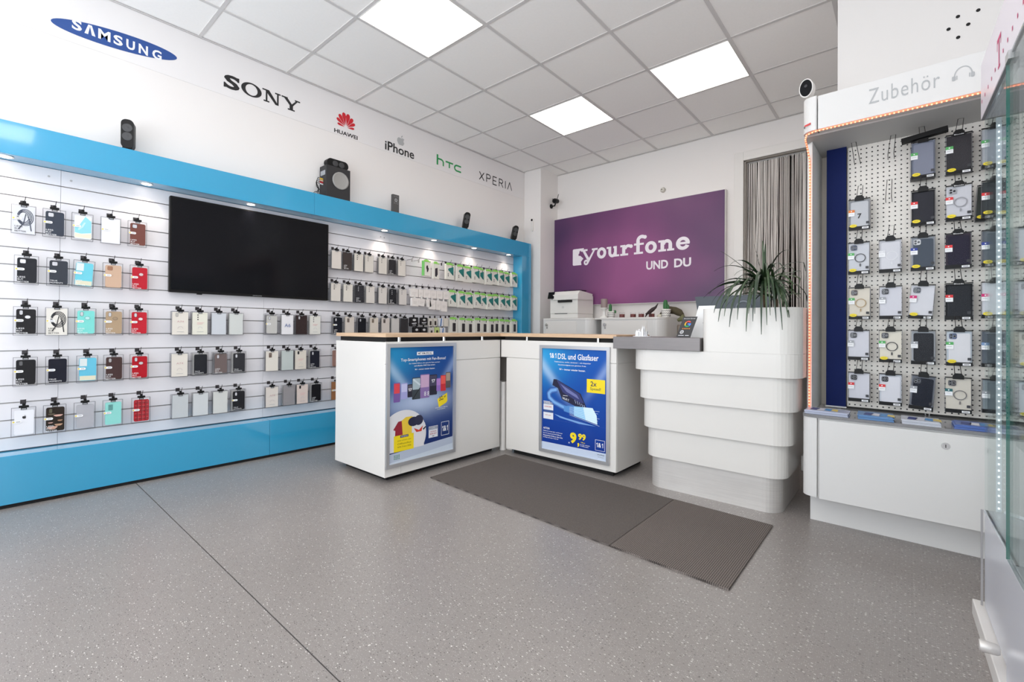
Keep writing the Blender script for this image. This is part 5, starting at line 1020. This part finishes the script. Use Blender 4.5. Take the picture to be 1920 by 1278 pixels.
# packs on the perforated board
PEGH = mat('peg_wire', srgb(52, 46, 46), .35, metal=.4)
def peg_hook(x, z, label, y=3.302, lean=0, Ht=.055):
    t = thing('peg_hook', label, 'hook', (x, y, z), 0, 'wire hooks on the perforated board')
    put('wire', cached(('peg', round(lean, 2), Ht, y), lambda: MB().tube([(-.013, 3.399-y, -.012), (-.013, .045, -.006), (-.012, .006, 0), (-.010+lean, -.008, Ht), (.010+lean, -.008, Ht), (.012, .006, 0), (.013, .045, -.006), (.013, 3.399-y, -.012)], .0015, PEGH, 6).mesh('wire')), t)
def pegpack(x, zt, pos, look, bg, sticker=None, yellow=True, ring=None, cam=None, camc=(40, 42, 50), tilt=0, h=.172, w=.094, inner=None, big=False, brand=False, lean=0.004, front=3.305, hk=True, txt7=False):
    t = thing('accessory_pack', f'{look}, {pos}', 'accessory pack', (x, front, zt), 0, 'boxed accessories on the perforated board'); t.rotation_euler = (0, tilt, 0); h_ = h
    put('clear_box', shell_mesh(w, h, .026), t, loc=(0, 0, -h))
    put('hang_bar', cached(('bar', w), lambda: MB().box(-w/2, w/2, -.003, .004, -.003, .0015, BLACK).box(-.02, .02, -.004, .004, -.008, .010, BLACK).prism([(-.018, .010), (.018, .010), (.012, .020), (-.012, .020)], 'y', -.002, .003, BLACK).mesh('hang_bar')), t)
    def card():
        mb = MB().box(-w/2+.003, w/2-.003, .006, .014, -h+.004, -.004, M(*bg, .4, spec=.12)); c = M(*(inner or bg), .35, spec=.12)
        if inner: mb.prism(rrect(-w/2+.010, w/2-.008, -h+.018, -.014, .008, 4), 'y', .0015, .006, c)
        mb.box(-w/2+.001, w/2-.001, -.0012, .02, -h+.0005, -h+.018, BLACK); return mb.mesh('phone_case')
    c = put('phone_case', cached(('pc', w, h, bg, inner), card), t)
    y_ = .0005
    if cam: put('camera_window', cam_mesh(cam, M(*camc), M(22, 24, 32, .1)), c, loc=(-.022, y_+.0005, -.028))
    if ring: MB().ring(.006, -.085, .024, .020, y_-.0002, M(*ring), 28).box(.003, .009, y_-.0004, y_, -.130, -.115, M(*ring)).build('magnet_ring', c)
    if brand: put('printed_text', cached(('brand',), lambda: MB().text('Bloode', -.017, .017, -.0065, -.0005, -.0045, PRW).mesh('printed_text')), t)
    if txt7: MB().text('7', -.008, .010, -.105, -.078, y_-.0004, PRK, .03).build('printed_text', t)
    if sticker: put('coloured_sticker', cached(('stk', sticker), lambda: MB().rect(-.047, -.020, -.070, -.056, -.0016, M(*sticker)).rect(-.047, -.020, -.090, -.070, -.0016, PRW).rect(-.043, -.026, -.079, -.0775, -.0019, PRG).flat(ell(-.034, -.063, .003, .003, 8), -.0019, PRW).mesh('coloured_sticker')), t)
    if yellow: put('yellow_sticker', cached(('yel', h), lambda: MB().flat(ell(-.026, -h+.022, .016, .0085, 20), -.0022, M(238, 214, 30)).rect(-.034, -.018, -h+.021, -h+.0225, -.0025, M(120, 100, 20)).mesh('yellow_sticker')), t)
    put('model_label', cached(('mod', h), lambda: MB().rect(.012, .040, -h+.003, -h+.013, -.0022, PRW).rect(.017, .035, -h+.007, -h+.0095, -.0025, PRK).flat(rrect(.029, .042, -h+.028, -h+.041, .002), .0, M(50, 50, 56)).mesh('model_label')), t)
    if hk: peg_hook(x, zt+.014, f'wire loop carrying the {look.split(" with ")[0]}, {pos}', lean=lean, y=front+.0)
GRN, RED_, ORG, BLU, GRY, MAG, TEA = (80, 170, 90), (218, 44, 48), (232, 130, 50), (40, 60, 150), (160, 162, 168), (206, 30, 110), (20, 96, 100)
RW = {1: 'top row', 2: 'second row', 3: 'third row', 4: 'fourth row', 5: 'fifth row', 6: 'lowest row'}
RZ = {1: 1.975, 2: 1.726, 3: 1.492, 4: 1.248, 5: 1.018, 6: .790}
CXp = {1: 3.911, 2: 4.042, 3: 4.171, 4: 4.299, 5: 4.425, 6: 4.540}
CN = {1: 'first column from banner', 2: 'second column', 3: 'third column', 4: 'fourth column', 5: 'column behind the glass', 6: 'far right column behind glass'}
LIL = (214, 214, 222); CRM = (222, 214, 200)
PD = [(3, 1, 'grey-blue see-through pack', (112, 118, 134), dict(sticker=GRN, inner=(132, 136, 152), h=.19)), (4, 1, 'charcoal pack with green label', (54, 52, 56), dict(sticker=GRN, h=.195, brand=True)),
 (1, 2, 'clear pack with numeral seven', (150, 152, 156), dict(sticker=ORG, inner=(196, 198, 202), txt7=True, h=.165)), (3, 2, 'black pack with red label', (28, 28, 34), dict(sticker=RED_, inner=(44, 44, 52), h=.178)), (4, 2, 'white pack with grey ring', (206, 206, 212), dict(sticker=RED_, ring=(150, 150, 156), cam='lens3', camc=(170, 170, 174), brand=True)),
 (1, 3, 'white pack with dark ring', (206, 208, 214), dict(sticker=GRN, ring=(70, 70, 74), cam='lens3', camc=(48, 62, 88))), (2, 3, 'silvery clear pack', (200, 200, 206), dict(sticker=(222, 222, 226), ring=(224, 224, 228), inner=(214, 214, 220), yellow=False)), (3, 3, 'slate grey case pack', (150, 154, 162), dict(sticker=BLU, inner=(72, 80, 92), cam='lens3', camc=(205, 205, 208))), (4, 3, 'purple-black pack with red label', (58, 50, 62), dict(sticker=RED_, inner=(36, 32, 50), yellow=False, brand=True)),
 (1, 4, 'beige pack with gold ring', CRM, dict(sticker=GRN, ring=(176, 150, 110), cam='lens3', camc=(60, 44, 48))), (2, 4, 'white pack with grey label', LIL, dict(sticker=GRY, cam='lens3', yellow=False)), (3, 4, 'tilted white pack with magenta label', (216, 216, 222), dict(sticker=MAG, cam='lens3', camc=(70, 76, 88), tilt=.07)), (4, 4, 'large black pack with red label', (22, 23, 28), dict(sticker=RED_, inner=(34, 36, 42), yellow=False, w=.1, h=.178, brand=True)),
 (1, 5, 'white pack with grey label and camera', LIL, dict(sticker=GRY, cam='lens3', yellow=False, h=.162)), (2, 5, 'cream pack with black ring', (224, 218, 204), dict(sticker=GRN, ring=(60, 58, 60), cam='lens3', h=.168)), (3, 5, 'clear pack with black case', (170, 174, 180), dict(sticker=GRY, inner=(36, 38, 44), yellow=False)), (4, 5, 'pale pack with blue camera', (196, 204, 212), dict(sticker=GRN, inner=(222, 222, 226), cam='lens3', camc=(74, 88, 120))),
 (1, 6, 'white pack with red label', LIL, dict(sticker=RED_, cam='lens3', yellow=False, h=.158)), (2, 6, 'pale pack with red label', (206, 210, 218), dict(sticker=RED_, inner=(220, 220, 226), cam='lens3', yellow=False, h=.164)), (3, 6, 'tilted navy-black pack', (120, 124, 134), dict(sticker=GRY, inner=(28, 32, 44), cam='lens3', camc=(60, 64, 74), yellow=False, tilt=.07)), (4, 6, 'cream pack with silver ring', (214, 208, 196), dict(sticker=TEA, ring=(120, 116, 116), cam='lens3', camc=(76, 74, 78), yellow=False)),
 (5, 1, 'grey pack with green label', (170, 174, 180), dict(sticker=GRN, h=.19)), (5, 2, 'dark pack with red label', (60, 64, 66), dict(sticker=RED_)), (5, 3, 'slate pack with blue label', (96, 102, 110), dict(sticker=BLU)), (5, 4, 'white pack with pink label', (208, 210, 216), dict(sticker=MAG)), (5, 5, 'slate pack with pale label', (92, 100, 110), dict(sticker=(120, 150, 190), yellow=False)), (5, 6, 'grey pack with pale label', (140, 150, 156), dict(sticker=GRY, yellow=False, h=.16)),
 (6, 3, 'white pack with ring', (212, 212, 216), dict(ring=(180, 180, 184))), (6, 4, 'white pack with camera', (210, 212, 216), dict(cam='lens3')), (6, 5, 'white pack with tan ring', (210, 208, 204), dict(ring=(150, 136, 116), cam='lens3')), (6, 6, 'pale boxed case', (204, 208, 212), dict(cam='lens3'))]
for k, (c, r, look, bg, kw) in enumerate(PD): pegpack(CXp[c]+random.uniform(-.002, .002), RZ[r], f'{RW[r]}, {CN[c]}', look, bg, lean=[-.006, .006, .012, .002][k % 4], **kw)
pegpack(4.167, 1.958, 'tucked behind the grey-blue top pack', 'second black-edged pack', (90, 94, 104), yellow=False, front=3.335, hk=False)
pegpack(4.412, 1.712, 'behind the dark pack at the glass case edge', 'black-edged leaning pack', (60, 64, 60), yellow=True, front=3.335, hk=False, tilt=.05)
for x, z, nm, ln in ((3.898, 2.0, 'empty wire loop, first in top row beside the banner', -.012), (4.043, 1.995, 'empty wire loop, second in top row', .010), (4.034, 1.765, 'empty wire loop below the second top loop', .004)): peg_hook(x, z-.045, nm, lean=ln, Ht=.09, y=3.33)
t = thing('black_shelf_bar', 'black plastic bar lying across the hook above the grey-blue pack', 'shelf bar', (4.173, 3.30, 2.0)); t.rotation_euler = (0, -.12, 0)
MB().prism([(-.012, -.012), (.014, -.016), (.02, .0), (.012, .014), (-.012, .012)], 'x', -.088, .088, BLACK).build('bar', t, .002)

# ------------------------------------------------------------------ glass display case at the right edge (slightly turned)
gc_ = thing('glass_display_case', 'glass display case with white header and grey sliding doors', 'display case', (4.311, 2.49, 0), .027)
# local: x to the right (depth 0..0.42), y towards camera is negative
GL = 1.75; LC = mat('lilac_grey_door', srgb(206, 208, 217), .2)
MB().box(.02, .42, -GL, .0, .06, .388, MW).build('lower_cabinet', gc_)
d1 = MB().box(.004, .012, -.50, .0, .06, .392, LC).build('sliding_door', gc_, .001); d2 = MB().box(-.008, .002, -1.2, -.46, .06, .392, LC).build('sliding_door', gc_, .001)
MB().lathe([(.011, -.012), (.015, -.018), (.017, -.05), (.015, -.054)], -.40, .11, STEEL, 20, 'x').build('door_knob', d1)
MB().box(-.022, .42, -GL, .05, .0, .055, WHITE_TRIM).build('plinth', gc_, .003); MB().box(-.006, .0, -.004, .0, .06, .392, ALU).build('door_edge', d1)
MB().box(.004, .010, -.50, -.001, .3925, 1.752, GLASS).build('glass_pane', gc_); p2 = MB().box(-.008, -.002, -1.2, -.46, .3925, 1.752, GLASS).build('glass_pane', gc_)
MB().box(-.0085, -.0015, -.4598, -.4585, .3925, 1.752, GREENEDGE).build('green_edge', p2)
MB().box(.012, .42, -.006, .0, .3925, 1.752, GLASS).build('glass_end_pane', gc_); MB().box(.414, .42, -GL, -.007, .3925, 1.752, GLASS).build('glass_back_pane', gc_)
MB().box(.0, .42, -GL, .0, .389, .392, M(206, 208, 214, .2)).build('case_floor', gc_)
hd = MB().box(-.006, .42, -GL, .0, 1.7535, 1.945, M(236, 228, 236, .3)).build('header', gc_, .002); MB().box(-.005, .003, -GL, .0, 1.750, 1.7533, M(120, 118, 122, .3)).box(-.012, .0, -.51, -.47, 1.735, 1.758, ALU).build('header_rail', gc_)
q = MB(); mg = M(214, 60, 120)
# header print lies on the face towards -x: build in (u along -y, z)
def hp(u, z): return (-.0068, -u, z)
def hq(u0, u1, z0, z1): q.add([hp(u0, z0), hp(u1, z0), hp(u1, z1), hp(u0, z1)], [(0, 1, 2, 3)], mg)
for k in range(22):
    if k == 5: continue
    q = MB(); hq(.03+.062*k-.005, .03+.062*k+.005, 1.80, 1.812); q.build('printed_dot', hd)
q = MB()
c_ = .03+.062*5; hq(c_-.03, c_+.03, 1.865, 1.878); hq(c_-.006, c_+.006, 1.79, 1.87); hq(c_-.016, c_+.016, 1.785, 1.793); hq(c_-.03, c_-.025, 1.845, 1.87); hq(c_+.025, c_+.03, 1.845, 1.87)
q.build('printed_logo', hd)
mb = MB()
for k in range(62): mb.box(.0355, .0385, -.012, -.008, .4055+.0215*k, .4095+.0215*k, LEDW)
mb.build('leds', gc_, kind='stuff'); MB().box(.030, .044, -.0085, -.0065, .394, 1.748, M(230, 235, 240, .3)).build('led_strip', gc_)
for z, kk in ((1.06, 0), (.70, 1), (1.40, 2)): MB().box(.012, .412, -GL+.01, -.01, z, z+.006, GLASS).build('glass_shelf', gc_)
MB().tube([(.05, -.02, .40), (.09, -.05, .398), (.15, -.09, .40), (.2, -.2, .398)], .006, M(235, 235, 238), 8).build('cable', gc_)
# socket between reception and cabinet
t = thing('power_socket', 'white box-shaped plug socket in the gap beside the reception', 'socket', (3.655, 3.45, .17)); MB().box(-.03, .03, 0, .08, 0, .09, WHITE_TRIM).build('housing', t, .003); MB().tube([(0, .04, 0), (.01, .05, -.09), (.02, .1, -.165)], .004, BLACK, 6).build('cable', t)
